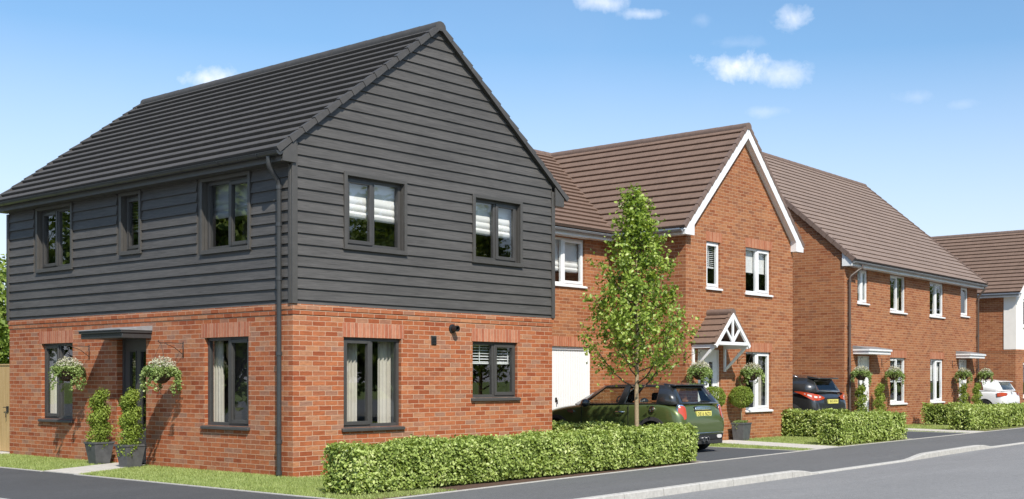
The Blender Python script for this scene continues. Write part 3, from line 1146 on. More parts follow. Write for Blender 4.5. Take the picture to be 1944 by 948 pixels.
def gutter(parent, a, b, r=0.058, mat='anthracite_plastic', nbr=9, closed_end=True):
    a, b = Vector(a), Vector(b)
    t = (b - a).normalized()
    side = Vector((t.y, -t.x, 0))
    mb = MB()
    m = 9
    for rr in (r, r - 0.006):
        pts = []
        for p in (a, b):
            for j in range(m):
                an = math.radians(180 + 180 * j / (m - 1))
                pts.append(tuple(p + side * math.cos(an) * rr + Vector((0, 0, math.sin(an) * rr))))
        mb.mesh_faces(pts, [(j, j + 1, m + j + 1, m + j) for j in range(m - 1)])
    for p in (a, b):
        mb.face([tuple(p + side * math.cos(math.radians(180 + 180 * j / (m - 1))) * r + Vector((0, 0, math.sin(math.radians(180 + 180 * j / (m - 1))) * r))) for j in range(m)])
    for sgn in (-1, 1):
        q = side * sgn * r
        mb.tube([tuple(a + q), tuple(b + q)], 0.006, 6)
    g = mb.build('gutter', mat, parent, auto=40)
    L = (b - a).length
    for i in range(nbr):
        mb = MB()
        s = L * (i + 0.5) / nbr
        c = a + t * s
        ring_ = [tuple(c + side * math.cos(math.radians(175 + 190 * j / 10)) * (r + 0.006) + Vector((0, 0, math.sin(math.radians(175 + 190 * j / 10)) * (r + 0.006)))) for j in range(11)]
        for q0, q1 in zip(ring_, ring_[1:]):
            q0, q1 = Vector(q0), Vector(q1)
            mb.face([tuple(q0 - t * 0.014), tuple(q1 - t * 0.014), tuple(q1 + t * 0.014), tuple(q0 + t * 0.014)])
        mb.build('bracket', mat, g)
    return g


def downpipe(parent, pts, r, mat, clips, n_out):
    mb = MB()
    mb.tube(pts, r, 12)
    for z in clips:
        x, y = pts[-2][0], pts[-2][1]
        mb.lathe((x, y, z), [(r + 0.007, -0.03), (r + 0.009, -0.028), (r + 0.009, 0.028), (r + 0.007, 0.03)], 12)
    p = mb.build('downpipe', mat, parent, auto=35)
    nx, ny = n_out
    for z in clips:
        mb = MB()
        x, y = pts[-2][0], pts[-2][1]
        tx, ty = -ny, nx
        s = -1
        mb.tube([(x, y, z - 0.02), (x - nx * 0.05 + tx * 0.07 * s, y - ny * 0.05 + ty * 0.07 * s, z - 0.02)], 0.006, 6)
        mb.tube([(x, y, z - 0.07), (x - nx * 0.05 + tx * 0.07 * s, y - ny * 0.05 + ty * 0.07 * s, z - 0.02)], 0.006, 6)
        mb.build('bracket', 'black_plastic', p)
    return p


def boards(mb, fr, u0, u1, z0, z1, openings=(), apex=None, pitch=0.1655, out=0.024, lo=0.006, phase=0.0):
    """lapped weatherboards; rows clipped by openings and by the gable"""
    def span(z):
        if apex is None or z <= apex[2]:
            return u0, u1
        t = (z - apex[2]) / (apex[1] - apex[2])
        return u0 + (apex[0] - u0) * t, u1 + (apex[0] - u1) * t
    topz = z1 if apex is None else apex[1] - 0.03
    z = z0 - phase
    while z < topz:
        za, zb = max(z, z0), min(z + pitch, topz)
        cuts = sorted({za, zb, *[q for o in openings for q in (o[2], o[3]) if za < q < zb], *([apex[2]] if apex and za < apex[2] < zb else [])})
        dd = lambda q: lo + out * (1 - (q - z) / pitch)
        for c, d in zip(cuts, cuts[1:]):
            mid = (c + d) / 2
            segs = [(None, None)]
            blocks = sorted([(o[0], o[1]) for o in openings if o[2] < mid < o[3]])
            (a0, b0), (a1, b1) = span(c), span(d)
            edges = [(a0, a1)]
            for (p, q) in blocks:
                edges += [(p, p), (q, q)]
            edges.append((b0, b1))
            for i in range(0, len(edges), 2):
                (l0, l1), (r0, r1) = edges[i], edges[i + 1]
                P = fr.p
                mb.face([P(l0, dd(c), c), P(r0, dd(c), c), P(r1, dd(d), d), P(l1, dd(d), d)])
                if c == za:
                    mb.face([P(l0, 0.0, c), P(r0, 0.0, c), P(r0, dd(c), c), P(l0, dd(c), c)])
                for (q0, q1) in ((l0, l1), (r0, r1)):
                    mb.face([P(q0, 0, c), P(q0, dd(c), c), P(q1, dd(d), d), P(q1, 0, d)])
        z += pitch


GF = Frame((0, 0, 0), (1, 0, 0), (0, -1, 0))      # house 1 gable face
LF = Frame((0, 0, 0), (0, 1, 0), (-1, 0, 0))      # house 1 long left face
W1, L1, ZB = 5.70, 8.93, 2.57
h1 = thing('detached_house', 'corner house with charcoal weatherboarding over red brick and a charcoal tiled roof', 'house', (W1 / 2, L1 / 2, 0))


def house_one():
    # openings: u0,u1,z0,z1
    g_lo = [(0.93, 2.08, 0.70, 2.10), (3.67, 4.78, 1.13, 2.10)]
    g_hi = [(0.97, 2.10, 3.52, 4.59), (3.70, 4.80, 3.52, 4.57)]
    l_lo = [(1.11, 2.30, 0.72, 2.11), (4.03, 4.97, 0.0, 2.17), (6.50, 7.66, 0.72, 2.11)]
    l_hi = [(1.07, 2.29, 3.50, 4.58), (4.19, 4.74, 3.64, 4.58), (6.50, 7.72, 3.50, 4.58)]
    mb = MB()
    wall(mb, GF, 0, W1, -0.1, ZB, g_lo)
    wall(mb, LF, 0, L1, -0.1, ZB, l_lo)
    mb.box(W1 - 0.001, 0.001, -0.1, W1, L1, ZB)
    mb.box(0.001, L1 - 0.001, -0.1, W1, L1, ZB)
    # corbelled courses under the boards
    for (z0, z1, d) in ((ZB - 0.078, ZB, 0.024), (ZB - 0.153, ZB - 0.078, 0.012)):
        GF.box(mb, -d, W1 + d, 0.0005, d, z0, z1)
        LF.box(mb, 0.0, L1 + d, 0.0005, d, z0, z1)
    mb.build('brick_wall', 'brick_red', h1)
    for fr, (a, b, c, d), e in ((GF, g_lo[0], 0.06), (GF, g_lo[1], 0.06), (LF, l_lo[0], 0.09), (LF, l_lo[2], 0.09)):
        mb = MB()
        soldier(mb, fr, a - 0.02, b + e, d)
        mb.build('brick_lintel', 'brick_red_soldier', h1)
    # upper storey
    apex = (W1 / 2, 7.27, 5.02)
    ex = lambda o: (o[0] - 0.0, o[1] + 0.0, o[2], o[3])
    big = [(a - 0.055, b + 0.065, c - 0.055, d + 0.06) for (a, b, c, d) in g_hi]
    bigl = [(a - 0.03, b + 0.2, c - 0.05, d + 0.2) for (a, b, c, d) in l_hi]
    mb = MB()
    wall(mb, GF, 0, W1, ZB, 5.0, g_hi, apex=(W1 / 2, 7.25), reveal=0.13)
    wall(mb, LF, 0, L1, ZB, 5.0, l_hi, reveal=0.15)
    mb.box(W1 - 0.001, 0.001, ZB, W1, L1, 5.0)
    mb.face([(0, L1, ZB), (W1, L1, ZB), (W1, L1, 5.0), (0, L1, 5.0)])
    mb.face([(0, L1, 5.0), (W1, L1, 5.0), (W1 / 2, L1, 7.25)])
    mb.build('upper_wall', 'charcoal_trim', h1)
    mb = MB()
    boards(mb, GF, 0.045, W1 - 0.045, ZB + 0.0, 5.0, big, apex=apex, phase=0.10, out=0.027)
    boards(mb, LF, 0.045, L1 - 0.045, ZB + 0.0, 4.66, bigl, phase=0.10, out=0.030)
    mb.build('weatherboarding', 'charcoal_weatherboard', h1)
    for k in range(3):   # corner boards
        mb = MB()
        if k == 0:
            GF.box(mb, -0.042, 0.05, 0.0, 0.049, ZB + 0.002, 4.98)
            LF.box(mb, -0.001, 0.05, 0.0, 0.048, ZB + 0.002, 4.62)
        elif k == 1:
            GF.box(mb, W1 - 0.05, W1 + 0.03, 0.0, 0.049, ZB + 0.002, 4.9)
        else:
            LF.box(mb, L1 - 0.05, L1 + 0.03, 0.0, 0.048, ZB + 0.002, 4.62)
        mb.build('corner_board', 'charcoal_trim', h1, auto=30, bevel=0.003)
    # windows
    kw = dict(mat='anthracite_frame')
    window(GF, h1, *g_lo[0], sash='L', **kw)
    window(GF, h1, *g_lo[1], sash='R', **kw)
    window(LF, h1, *l_lo[0], sash='L', **kw)
    window(LF, h1, *l_lo[2], sash='R', **kw)
    for fr, o, s in ((GF, g_hi[0], 'L'), (GF, g_hi[1], 'R'), (LF, l_hi[0], 'L'), (LF, l_hi[2], 'R')):
        w = window(fr, h1, *o, sash=s, sill=False, depth=0.045 if fr is GF else 0.045, **kw)
        m2 = MB()
        ring(m2, fr, o[0] - 0.06, o[1] + 0.065, o[2] - 0.055, o[3] + 0.06, 0.058, 0.0, 0.052, 0.053, 0.058)
        fr.box(m2, o[0] - 0.07, o[1] + 0.075, 0.0, 0.062, o[2] - 0.07, o[2] - 0.0555)
        m2.build('trim', 'charcoal_trim', w, auto=30, bevel=0.003)
    o = l_hi[1]
    w = window(LF, h1, *o, sash='B', mull=False, sill=False, depth=0.05, **kw)
    m2 = MB()
    ring(m2, LF, o[0] - 0.06, o[1] + 0.065, o[2] - 0.055, o[3] + 0.06, 0.058, 0.0, 0.052, 0.053, 0.058)
    LF.box(m2, o[0] - 0.07, o[1] + 0.075, 0.0, 0.062, o[2] - 0.07, o[2] - 0.0555)
    m2.build('trim', 'charcoal_trim', w, auto=30, bevel=0.003)
    # rooms
    mb = MB()
    for o in g_lo:
        room(mb, GF, o[0], o[1], 0.02, 2.40, m=0.4, deep=2.4)
    for o in g_hi:
        room(mb, GF, o[0], o[1], 2.60, 4.75, m=0.35, deep=2.2)
    room(mb, LF, 3.2, 8.6, 0.02, 2.40, m=0.0, deep=2.4)
    room(mb, LF, 2.62, 3.1, 0.02, 2.4, m=0.0, deep=0.4)
    room(mb, LF, 3.2, 8.5, 2.60, 4.75, m=0.0, deep=2.2)
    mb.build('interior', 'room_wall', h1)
    # door
    dr = MB()
    u0, u1, z0, z1 = 4.03, 4.97, 0.02, 2.17
    ring(dr, LF, u0, u1, z0, z1, 0.055, -0.17, -0.10, 0.03)
    LF.box(dr, u0 + 0.055, u1 - 0.055, -0.155, -0.12, z0 + 0.03, 0.62)
    sl = [(u0 + 0.19, u0 + 0.37), (u0 + 0.53, u0 + 0.72)]
    zz0, zz1 = 0.62, 1.92
    LF.box(dr, u0 + 0.055, u1 - 0.055, -0.155, -0.12, zz1, z1 - 0.055)
    xs = [u0 + 0.055, sl[0][0], sl[0][1], sl[1][0], sl[1][1], u1 - 0.055]
    for a, b in ((xs[0], xs[1]), (xs[2], xs[3]), (xs[4], xs[5])):
        LF.box(dr, a, b, -0.155, -0.12, zz0, zz1)
    d = dr.build('front_door', 'anthracite_frame', h1, auto=30, bevel=0.003)
    g = MB()
    for a, b in sl:
        LF.box(g, a, b, -0.145, -0.138, zz0, zz1)
    g.build('pane', 'window_glass', d)
    g = MB()
    for a, b in sl:
        ring(g, LF, a - 0.018, b + 0.018, zz0 - 0.018, zz1 + 0.018, 0.022, -0.13, -0.112)
    g.build('glazing_bead', 'anthracite_plastic', d)
    g = MB()
    g.tube([LF.p(u1 - 0.13, -0.11, 1.02), LF.p(u1 - 0.13, -0.06, 1.02), LF.p(u1 - 0.24, -0.06, 1.02)], 0.010, 8)
    LF.box(g, u1 - 0.15, u1 - 0.11, -0.12, -0.108, 0.92, 1.12)
    g.build('handle', 'chrome', d)
    # flat canopy
    mb = MB()
    c0, c1 = 3.86, 5.20
    LF.box(mb, c0, c1, 0.002, 0.52, 2.13, 2.215)
    LF.box(mb, c0 - 0.02, c1 + 0.02, 0.002, 0.55, 2.216, 2.262)
    P = LF.p
    cn = mb.build('door_canopy', 'anthracite_plastic', h1, auto=30, bevel=0.006)
    mb = MB()
    mb.hexa([P(c0 - 0.03, 0.002, 2.263), P(c1 + 0.03, 0.002, 2.263), P(c1 + 0.03, 0.565, 2.263), P(c0 - 0.03, 0.565, 2.263),
             P(c0 - 0.03, 0.002, 2.345), P(c1 + 0.03, 0.002, 2.345), P(c1 + 0.0, 0.565, 2.275), P(c0 - 0.0, 0.565, 2.275)])
    mb.build('canopy_top', 'lead', cn, auto=30)
    # roof
    sl_ = 0.79
    sx = lambda x: 5.03 + sl_ * x
    ev = -0.31
    run = W1 / 2 - ev
    up = Vector((run, 0, sl_ * run))
    slen = up.length
    y0, y1 = -0.065, L1 + 0.065
    mb = MB()
    tiled_slope(mb, (ev, y1, sx(ev)), (0, -1, 0), y1 - y0, up, slen, 16, seed=1, th=0.070)
    up2 = Vector((-run, 0, sl_ * run))
    tiled_slope(mb, (W1 - ev, y0, sx(ev)), (0, 1, 0), y1 - y0, up2, slen, 16, seed=2, th=0.070)
    rf = mb.build('roof', 'charcoal_tile', h1)
    mb = MB()
    zc = sx(W1 / 2)
    ridge_run(mb, (W1 / 2, y0 - 0.035, zc + 0.04), (W1 / 2, y1 + 0.035, zc + 0.04), r=0.115, sag=0.04)
    mb.build('ridge_tiles', 'charcoal_ridge', rf, auto=40)
    for (yy, s) in ((y0, -1), (y1, 1)):
        for xx, uu in ((ev, up), (W1 - ev, up2)):
            mb = MB()
            verge_run(mb, (xx, yy, sx(ev)), uu, (0, s, 0), slen, 14)
            mb.build('verge_caps', 'charcoal_ridge', rf, auto=30)
    # boxed eaves
    zs = 4.645
    for sgn, x0, x1 in ((1, -0.235, -0.0), (-1, W1, W1 + 0.235)):
        mb = MB()
        mb.box(x0, y0 + 0.02, zs, x1, y1 - 0.02, zs + 0.012)
        xf = x0 if sgn == 1 else x1 - 0.018
        mb.box(xf, y0 + 0.02, zs + 0.012, xf + 0.018, y1 - 0.02, sx(-0.235) - 0.03)
        for yy in (y0 - 0.02, y1 - 0.0):
            xa, xb = (x0, 0.0) if sgn == 1 else (W1, x1)
            za, zb = (sx(-0.235), sx(0)) if sgn == 1 else (sx(0), sx(-0.235))
            mb.hexa([(xa, yy, zs), (xb, yy, zs), (xb, yy + 0.02, zs), (xa, yy + 0.02, zs),
                     (xa, yy, za - 0.05), (xb, yy, zb - 0.05), (xb, yy + 0.02, zb - 0.05), (xa, yy + 0.02, za - 0.05)])
        mb.build('eaves_box', 'charcoal_trim', h1, auto=30)
    gutter(h1, (-0.30, L1 + 0.02, 4.785), (-0.30, -0.10, 4.775), nbr=9)
    downpipe(h1, [(-0.30, 0.17, 4.72), (-0.30, 0.17, 4.62), (-0.285, 0.175, 4.57), (-0.10, 0.22, 4.40), (-0.08, 0.225, 4.33), (-0.08, 0.225, 0.02), (-0.08, 0.225, 0.0)],
             0.036, 'anthracite_plastic', [4.30, 3.75, 2.95, 1.83, 0.52, 0.06], (-1, 0))
    # vent and flue on the gable face
    mb = MB()
    GF.box(mb, 2.72, 2.83, 0.0, 0.012, 2.02, 2.17)
    for i in range(5):
        GF.box(mb, 2.73, 2.82, 0.012, 0.03, 2.035 + i * 0.026, 2.043 + i * 0.026)
    mb.build('wall_vent', 'anthracite_plastic', h1, auto=30)
    mb = MB()
    mb.lathe((3.19, 0, 2.30), [(0.052, 0.0), (0.052, -0.14), (0.035, -0.14), (0.035, -0.03)], 18, axis='y')
    mb.lathe((3.19, 0, 2.30), [(0.075, -0.0), (0.075, -0.02), (0.05, -0.03)], 18, axis='y')
    mb.build('flue', 'black_plastic', h1, auto=40)


house_one()
curtain(GF, 1.08, 1.42, 0.45, 2.25, 'beige curtain at the left of the gable ground floor window of the charcoal house')
curtain(GF, 1.84, 2.22, 0.45, 2.25, 'beige curtain at the right of the gable ground floor window of the charcoal house')
curtain(LF, 2.16, 2.50, 0.45, 2.25, 'beige curtain in the ground floor window beside the corner downpipe', d=-0.25)
curtain(LF, 7.52, 7.92, 0.45, 2.25, 'beige curtain in the ground floor window nearest the wooden gate', d=-0.25)
curtain(LF, 1.20, 1.42, 0.45, 2.25, 'narrow beige curtain edge at the right of the window beside the corner downpipe', waves=2, d=-0.25)
venetian(GF, 3.75, 4.93, 1.72, 2.07, 'half raised white slatted blind in the small gable ground floor window', d=-0.18)
roman_blind(GF, 1.05, 2.22, 3.98, 4.56, 'white folded blind in the larger upper gable window of the charcoal house', sag=0.02)
roman_blind(GF, 3.80, 4.95, 3.98, 4.54, 'white folded blind in the smaller upper gable window of the charcoal house', sag=0.02)
roman_blind(LF, 1.3, 2.5, 4.02, 4.56, 'shaded folded blind in the upper long side window nearest the corner', d=-0.21, mat='shaded_blind')
venetian(LF, 4.4, 5.0, 4.0, 4.55, 'slatted blind in the narrow upper window above the dark front door', d=-0.24)

# ------------------------------------------------------------------ house 2: linked brown house with garage and white bargeboards
KF = Frame((0, 3.2, 0), (1, 0, 0), (0, -1, 0))
NF = Frame((0, 1.0, 0), (1, 0, 0), (0, -1, 0))
SF = Frame((11.3, 1.0, 0), (0, 1, 0), (-1, 0, 0))
h2 = thing('gabled_house', 'orange brick house with white bargeboards, garage, pitched porch and a projecting gable', 'house', (13.6, 4.0, 0))


def white_box_eaves(mb, a, b, depth_vec, z0, z1):
    """soffit and fascia along an eave from a to b; depth_vec points outwards from the wall"""
    a, b, d = Vector(a), Vector(b), Vector(depth_vec)
    t = (b - a).normalized()
    q = [a, b, b + d, a + d]
    mb.hexa([(p.x, p.y, z0) for p in q] + [(p.x, p.y, z0 + 0.012) for p in q])
    dn = d.normalized() * 0.018
    q = [a + d - dn, b + d - dn, b + d, a + d]
    mb.hexa([(p.x, p.y, z0 + 0.012) for p in q] + [(p.x, p.y, z1) for p in q])


def house_two():
    x0, xg, x1 = 6.03, 11.3, 15.98
    link = [(9.05, 10.36, 3.60, 4.66), (8.35, 10.6, 0.0, 2.19)]
    gab = [(12.12, 12.69, 3.58, 4.65), (13.78, 14.93, 3.55, 4.65), (13.79, 14.93, 0.70, 2.11), (11.78, 12.72, 0.0, 2.14)]
    mb = MB()
    wall(mb, KF, x0, xg, -0.1, 4.86, link)
    wall(mb, NF, xg, x1, -0.1, 4.95, gab, apex=((xg + x1) / 2, 7.33))
    mb.face([SF.p(0, 0, -0.1), SF.p(2.2, 0, -0.1), SF.p(2.2, 0, 5.0), SF.p(0, 0, 5.0)])
    mb.box(x1 - 0.001, 1.001, -0.1, x1, 11.3, 4.95)
    mb.box(x0, 3.201, -0.1, x0 + 0.001, 11.3, 4.86)
    mb.box(x0, 11.3, -0.1, x1, 11.301, 4.86)
    for x in (x0, x1 - 0.0005):
        mb.face([(x, 3.2, 4.86), (x, 11.3, 4.86), (x, 7.25, 7.45)])
    mb.build('brick_wall', 'brick_orange', h2)
    for fr, o in ((KF, link[1]), (NF, gab[0]), (NF, gab[1]), (NF, gab[2])):
        mb = MB()
        soldier(mb, fr, o[0] - 0.02, o[1] + 0.06, o[3])
        mb.build('brick_lintel', 'brick_orange_soldier', h2)
    wp = dict(mat='white_plastic')
    window(KF, h2, *link[0], sash='R', split=0.45, **wp)
    window(NF, h2, *gab[0], sash='B', mull=False, **wp)
    window(NF, h2, *gab[1], sash='R', **wp)
    window(NF, h2, *gab[2], sash='R', split=0.48, **wp)
    # garage door
    g = MB()
    a, b, c, d = link[1]
    ring(g, KF, a, b, c, d, 0.07, -0.12, -0.05, 0.001)
    gd = g.build('garage_door', 'garage_white', h2, auto=30, bevel=0.003)
    g = MB()
    n = 26
    for i in range(n):
        u0, u1 = a + 0.07 + (b - a - 0.14) * i / n, a + 0.07 + (b - a - 0.14) * (i + 1) / n
        KF.box(g, u0, u1 - 0.008, -0.11, -0.085, 0.02, d - 0.07)
    KF.box(g, a + 0.07, b - 0.07, -0.115, -0.10, 0.02, d - 0.07)
    g.build('panel', 'garage_white', gd)
    g = MB()
    g.tube([KF.p(9.46, -0.085, 0.98), KF.p(9.46, -0.04, 0.98), KF.p(9.46, -0.04, 0.88)], 0.012, 8)
    KF.box(g, 9.43, 9.49, -0.086, -0.075, 0.93, 1.03)
    g.build('handle', 'dark_iron', gd)
    # rooms
    mb = MB()
    room(mb, KF, 9.0, 10.25, 2.6, 4.8)
    room(mb, NF, 12.1, 12.7, 2.6, 4.85, m=0.3)
    room(mb, NF, 13.78, 14.93, 2.6, 4.85, m=0.5)
    room(mb, NF, 13.78, 14.93, 0.02, 2.4, m=0.5)
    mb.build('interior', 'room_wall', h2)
    # door
    a, b, c, d = gab[3]
    dr = MB()
    ring(dr, NF, a, b, 0.02, d, 0.055, -0.14, -0.06, 0.03)
    ws = [(a + 0.22, a + 0.38), (a + 0.56, a + 0.72)]
    NF.box(dr, a + 0.055, b - 0.055, -0.12, -0.085, 0.05, 0.75)
    NF.box(dr, a + 0.055, b - 0.055, -0.12, -0.085, 1.85, d - 0.055)
    xs = [a + 0.055, ws[0][0], ws[0][1], ws[1][0], ws[1][1], b - 0.055]
    for p, q in ((xs[0], xs[1]), (xs[2], xs[3]), (xs[4], xs[5])):
        NF.box(dr, p, q, -0.12, -0.085, 0.75, 1.85)
    dd = dr.build('front_door', 'white_plastic', h2, auto=30, bevel=0.003)
    g = MB()
    for p, q in ws:
        NF.box(g, p, q, -0.112, -0.105, 0.75, 1.85)
    g.build('pane', 'window_glass', dd)
    mb = MB()
    room(mb, NF, a, b, 0.02, 2.3, m=0.1, deep=1.5)
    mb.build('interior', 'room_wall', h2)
    # main roof, ridge along x
    ye, yr, ze, zr = 2.88, 7.22, 4.86, 7.53
    up = Vector((0, yr - ye, zr - ze))
    mb = MB()
    tiled_slope(mb, (x0 - 0.05, ye, ze), (1, 0, 0), x1 - x0 + 0.1, up, up.length, 20, seed=3)
    up_b = Vector((0, -(yr - ye), zr - ze))
    tiled_slope(mb, (x1 + 0.05, 2 * yr - ye, ze), (-1, 0, 0), x1 - x0 + 0.1, up_b, up_b.length, 20, seed=4)
    # projecting gable roof, ridge along y
    xc = (xg + x1) / 2
    xe = xg - 0.25
    upl = Vector((xc - xe, 0, zr - ze))
    yf = 0.84
    tiled_slope(mb, (xe, yr, ze), (0, -1, 0), yr - yf, upl, upl.length, 15, seed=5)
    upr = Vector((-(xc - xe), 0, zr - ze))
    tiled_slope(mb, (2 * xc - xe, yf, ze), (0, 1, 0), yr - yf, upr, upr.length, 15, seed=6)
    rf = mb.build('roof', 'brown_tile', h2)
    mb = MB()
    ridge_run(mb, (x0 - 0.05, yr, zr + 0.03), (x1 + 0.05, yr, zr + 0.03), r=0.12)
    mb.build('ridge_tiles', 'brown_ridge', rf, auto=40)
    mb = MB()
    ridge_run(mb, (xc, yf - 0.03, zr + 0.03), (xc, yr, zr + 0.03), r=0.12)
    mb.build('ridge_tiles', 'brown_ridge', rf, auto=40)
    mb = MB()
    verge_run(mb, (xe, yf, ze), upl, (0, -1, 0), upl.length, 15, drop=0.03, proud=0.03)
    mb.build('verge_caps', 'brown_ridge', rf, auto=30)
    mb = MB()
    verge_run(mb, (2 * xc - xe, yf, ze), upr, (0, -1, 0), upr.length, 15, drop=0.03, proud=0.03)
    mb.build('verge_caps', 'brown_ridge', rf, auto=30)
    # bargeboards and soffits
    nrm_l = Vector((-(zr - ze), 0, xc - xe)).normalized()
    for sgn in (1, -1):
        mb = MB()
        e = Vector((xe if sgn == 1 else 2 * xc - xe, 0, ze))
        u = (upl if sgn == 1 else upr)
        n = Vector((nrm_l.x * sgn, 0, nrm_l.z))
        lo0 = e - n * 0.205
        t = -0.02 / u.length
        def PP(s, k, y):
            q = e + u * s - n * k
            return (q.x, y, q.z)
        # board: y yf .. yf+0.025, from k 0.01 to 0.20
        top_in = xc
        def clip(p):
            return p
        mb.hexa([PP(-0.02, 0.012, yf - 0.012), PP(1.0, 0.012, yf - 0.012), PP(1.0, 0.012, yf + 0.012), PP(-0.02, 0.012, yf + 0.012),
                 PP(0.04, 0.20, yf - 0.012), PP(1.0 - 0.20 * (zr - ze) / (xc - xe) / u.length, 0.20, yf - 0.012),
                 PP(1.0 - 0.20 * (zr - ze) / (xc - xe) / u.length, 0.20, yf + 0.012), PP(0.04, 0.20, yf + 0.012)])
        # raking soffit back to the wall
        mb.face([PP(0.05, 0.185, yf), PP(0.93, 0.185, yf), PP(0.93, 0.185, 1.0), PP(0.05, 0.185, 1.0)])
        # box foot
        xa, xb = (xe + 0.0, xg + 0.10) if sgn == 1 else (x1 - 0.10, 2 * xc - xe)
        zt = lambda x: ze + (zr - ze) / (xc - xe) * ((x - xe) if sgn == 1 else (2 * xc - xe - x)) - 0.06
        mb.hexa([(xa, yf - 0.014, 4.70), (xb, yf - 0.014, 4.70), (xb, 0.998, 4.70), (xa, 0.998, 4.70),
                 (xa, yf - 0.014, zt(xa)), (xb, yf - 0.014, zt(xb)), (xb, 0.998, zt(xb)), (xa, 0.998, zt(xa))])
        mb.build('bargeboard', 'white_plastic', h2)
    mb = MB()
    white_box_eaves(mb, (x0, 3.2, 0), (xg - 0.27, 3.2, 0), (0, -0.26, 0), 4.68, 4.84)
    mb.build('fascia', 'white_plastic', h2)
    mb = MB()
    white_box_eaves(mb, (xg, 3.1, 0), (xg, 1.0, 0), (-0.24, 0, 0), 4.70, 4.85)
    mb.build('fascia', 'white_plastic', h2)
    gutter(h2, (x0, 2.865, 4.80), (10.95, 2.865, 4.80), r=0.055, mat='grey_gutter', nbr=6)
    gutter(h2, (10.99, 2.95, 4.80), (10.99, 0.86, 4.80), r=0.055, mat='grey_gutter', nbr=3)
    # pitched porch on brackets
    pc = thing_part('porch', h2, (12.2, 0.7, 2.2))
    hw, zp, zq, yp = 0.69, 2.24, 2.96, 0.33
    cx = 12.2
    mb = MB()
    ul = Vector((hw, 0, zq - zp))
    tiled_slope(mb, (cx - hw, 1.0, zp), (0, -1, 0), 1.0 - yp, ul, ul.length, 5, tw=0.30, seed=7, th=0.045)
    ur = Vector((-hw, 0, zq - zp))
    tiled_slope(mb, (cx + hw, yp, zp), (0, 1, 0), 1.0 - yp, ur, ur.length, 5, tw=0.30, seed=8, th=0.045)
    verge_run(mb, (cx - hw, yp, zp), ul, (0, -1, 0), ul.length, 5, drop=0.01, w=0.05, proud=0.02)
    verge_run(mb, (cx + hw, yp, zp), ur, (0, -1, 0), ur.length, 5, drop=0.01, w=0.05, proud=0.02)
    mb.build('porch_tiles', 'brown_tile', pc)
    mb = MB()
    ridge_run(mb, (cx, yp - 0.03, zq + 0.06), (cx, 1.0, zq + 0.06), r=0.10, seg=0.35)
    mb.build('ridge_tiles', 'brown_ridge', pc, auto=40)
    mb = MB()
    def bar(p, q, w, y0, y1):
        p, q = Vector(p), Vector(q)
        d = (q - p).normalized()
        n = Vector((-d.z, 0, d.x)) * w / 2
        a = [p - n, q - n, q + n, p + n]
        mb.hexa([(r.x, y0, r.z) for r in a] + [(r.x, y1, r.z) for r in a])
    yf2 = yp - 0.005
    bar((cx - hw - 0.01, 0, zp - 0.055), (cx + 0.02, 0, zq - 0.03), 0.085, yf2 - 0.03, yf2 + 0.03)
    bar((cx + hw + 0.01, 0, zp - 0.055), (cx - 0.02, 0, zq - 0.03), 0.085, yf2 - 0.028, yf2 + 0.028)
    bar((cx - hw + 0.10, 0, zp + 0.02), (cx + hw - 0.10, 0, zp + 0.02), 0.075, yf2 - 0.024, yf2 + 0.024)
    bar((cx, 0, zp + 0.02), (cx, 0, zq - 0.08), 0.055, yf2 - 0.02, yf2 + 0.02)
    bar((cx, 0, zp + 0.05), (cx - 0.27, 0, zp + 0.34), 0.055, yf2 - 0.018, yf2 + 0.018)
    bar((cx, 0, zp + 0.05), (cx + 0.27, 0, zp + 0.34), 0.055, yf2 - 0.018, yf2 + 0.018)
    for s in (-1, 1):
        xx = cx + s * (hw - 0.05)
        mb.box(xx - 0.03, yp, zp - 0.09, xx + 0.03, 1.0, zp - 0.0)
        mb.box(xx - 0.03, 0.95, 1.62, xx + 0.03, 1.0, zp - 0.09)
        a0, a1 = (0.97, 1.66), (yp + 0.10, zp - 0.09)
        mb.hexa([(xx - 0.028, a0[0] - 0.045, a0[1]), (xx + 0.028, a0[0] - 0.045, a0[1]), (xx + 0.028, a0[0], a0[1] + 0.02), (xx - 0.028, a0[0], a0[1] + 0.02),
                 (xx - 0.028, a1[0] - 0.05, a1[1]), (xx + 0.028, a1[0] - 0.05, a1[1]), (xx + 0.028, a1[0] + 0.05, a1[1]), (xx - 0.028, a1[0] + 0.05, a1[1])])
    mb.build('porch_frame', 'white_plastic', pc, auto=30, bevel=0.004)
    mb = MB()
    mb.face([(cx - hw + 0.05, yp + 0.04, zp - 0.01), (cx + hw - 0.05, yp + 0.04, zp - 0.01), (cx + hw - 0.05, 0.99, zp - 0.01), (cx - hw + 0.05, 0.99, zp - 0.01)])
    mb.build('porch_ceiling', 'white_plastic', pc)


def thing_part(name, parent, loc):
    o = bpy.data.objects.new(name, None)
    COL.objects.link(o)
    o.parent = parent
    o.location = Vector(loc) - Vector(_abs_loc(parent))
    return o


house_two()
roman_blind(KF, 9.15, 10.42, 3.90, 4.62, 'white folded blind in the upper window above the white garage door', d=-0.19)
venetian(NF, 12.28, 12.90, 4.05, 4.60, 'grey slatted blind in the narrow upper window above the tiled porch', d=-0.16, pitch=0.045)
roller(NF, 13.95, 15.10, 4.08, 4.60, 'cream roller blind in the upper right window of the projecting brick gable')
curtain(NF, 14.62, 15.05, 0.45, 2.25, 'pale curtain at the right of the white ground floor window beside the porch')

# ------------------------------------------------------------------ houses 3 (pair) and 4
TF = Frame((0, 1.75, 0), (1, 0, 0), (0, -1, 0))
BEFORE_H3 = set(o.name for o in bpy.data.objects)
h3 = thing('semi_detached_houses', 'pair of orange brick semi-detached houses with one brown roof and two flat door canopies', 'house', (25.6, 6.2, 0))


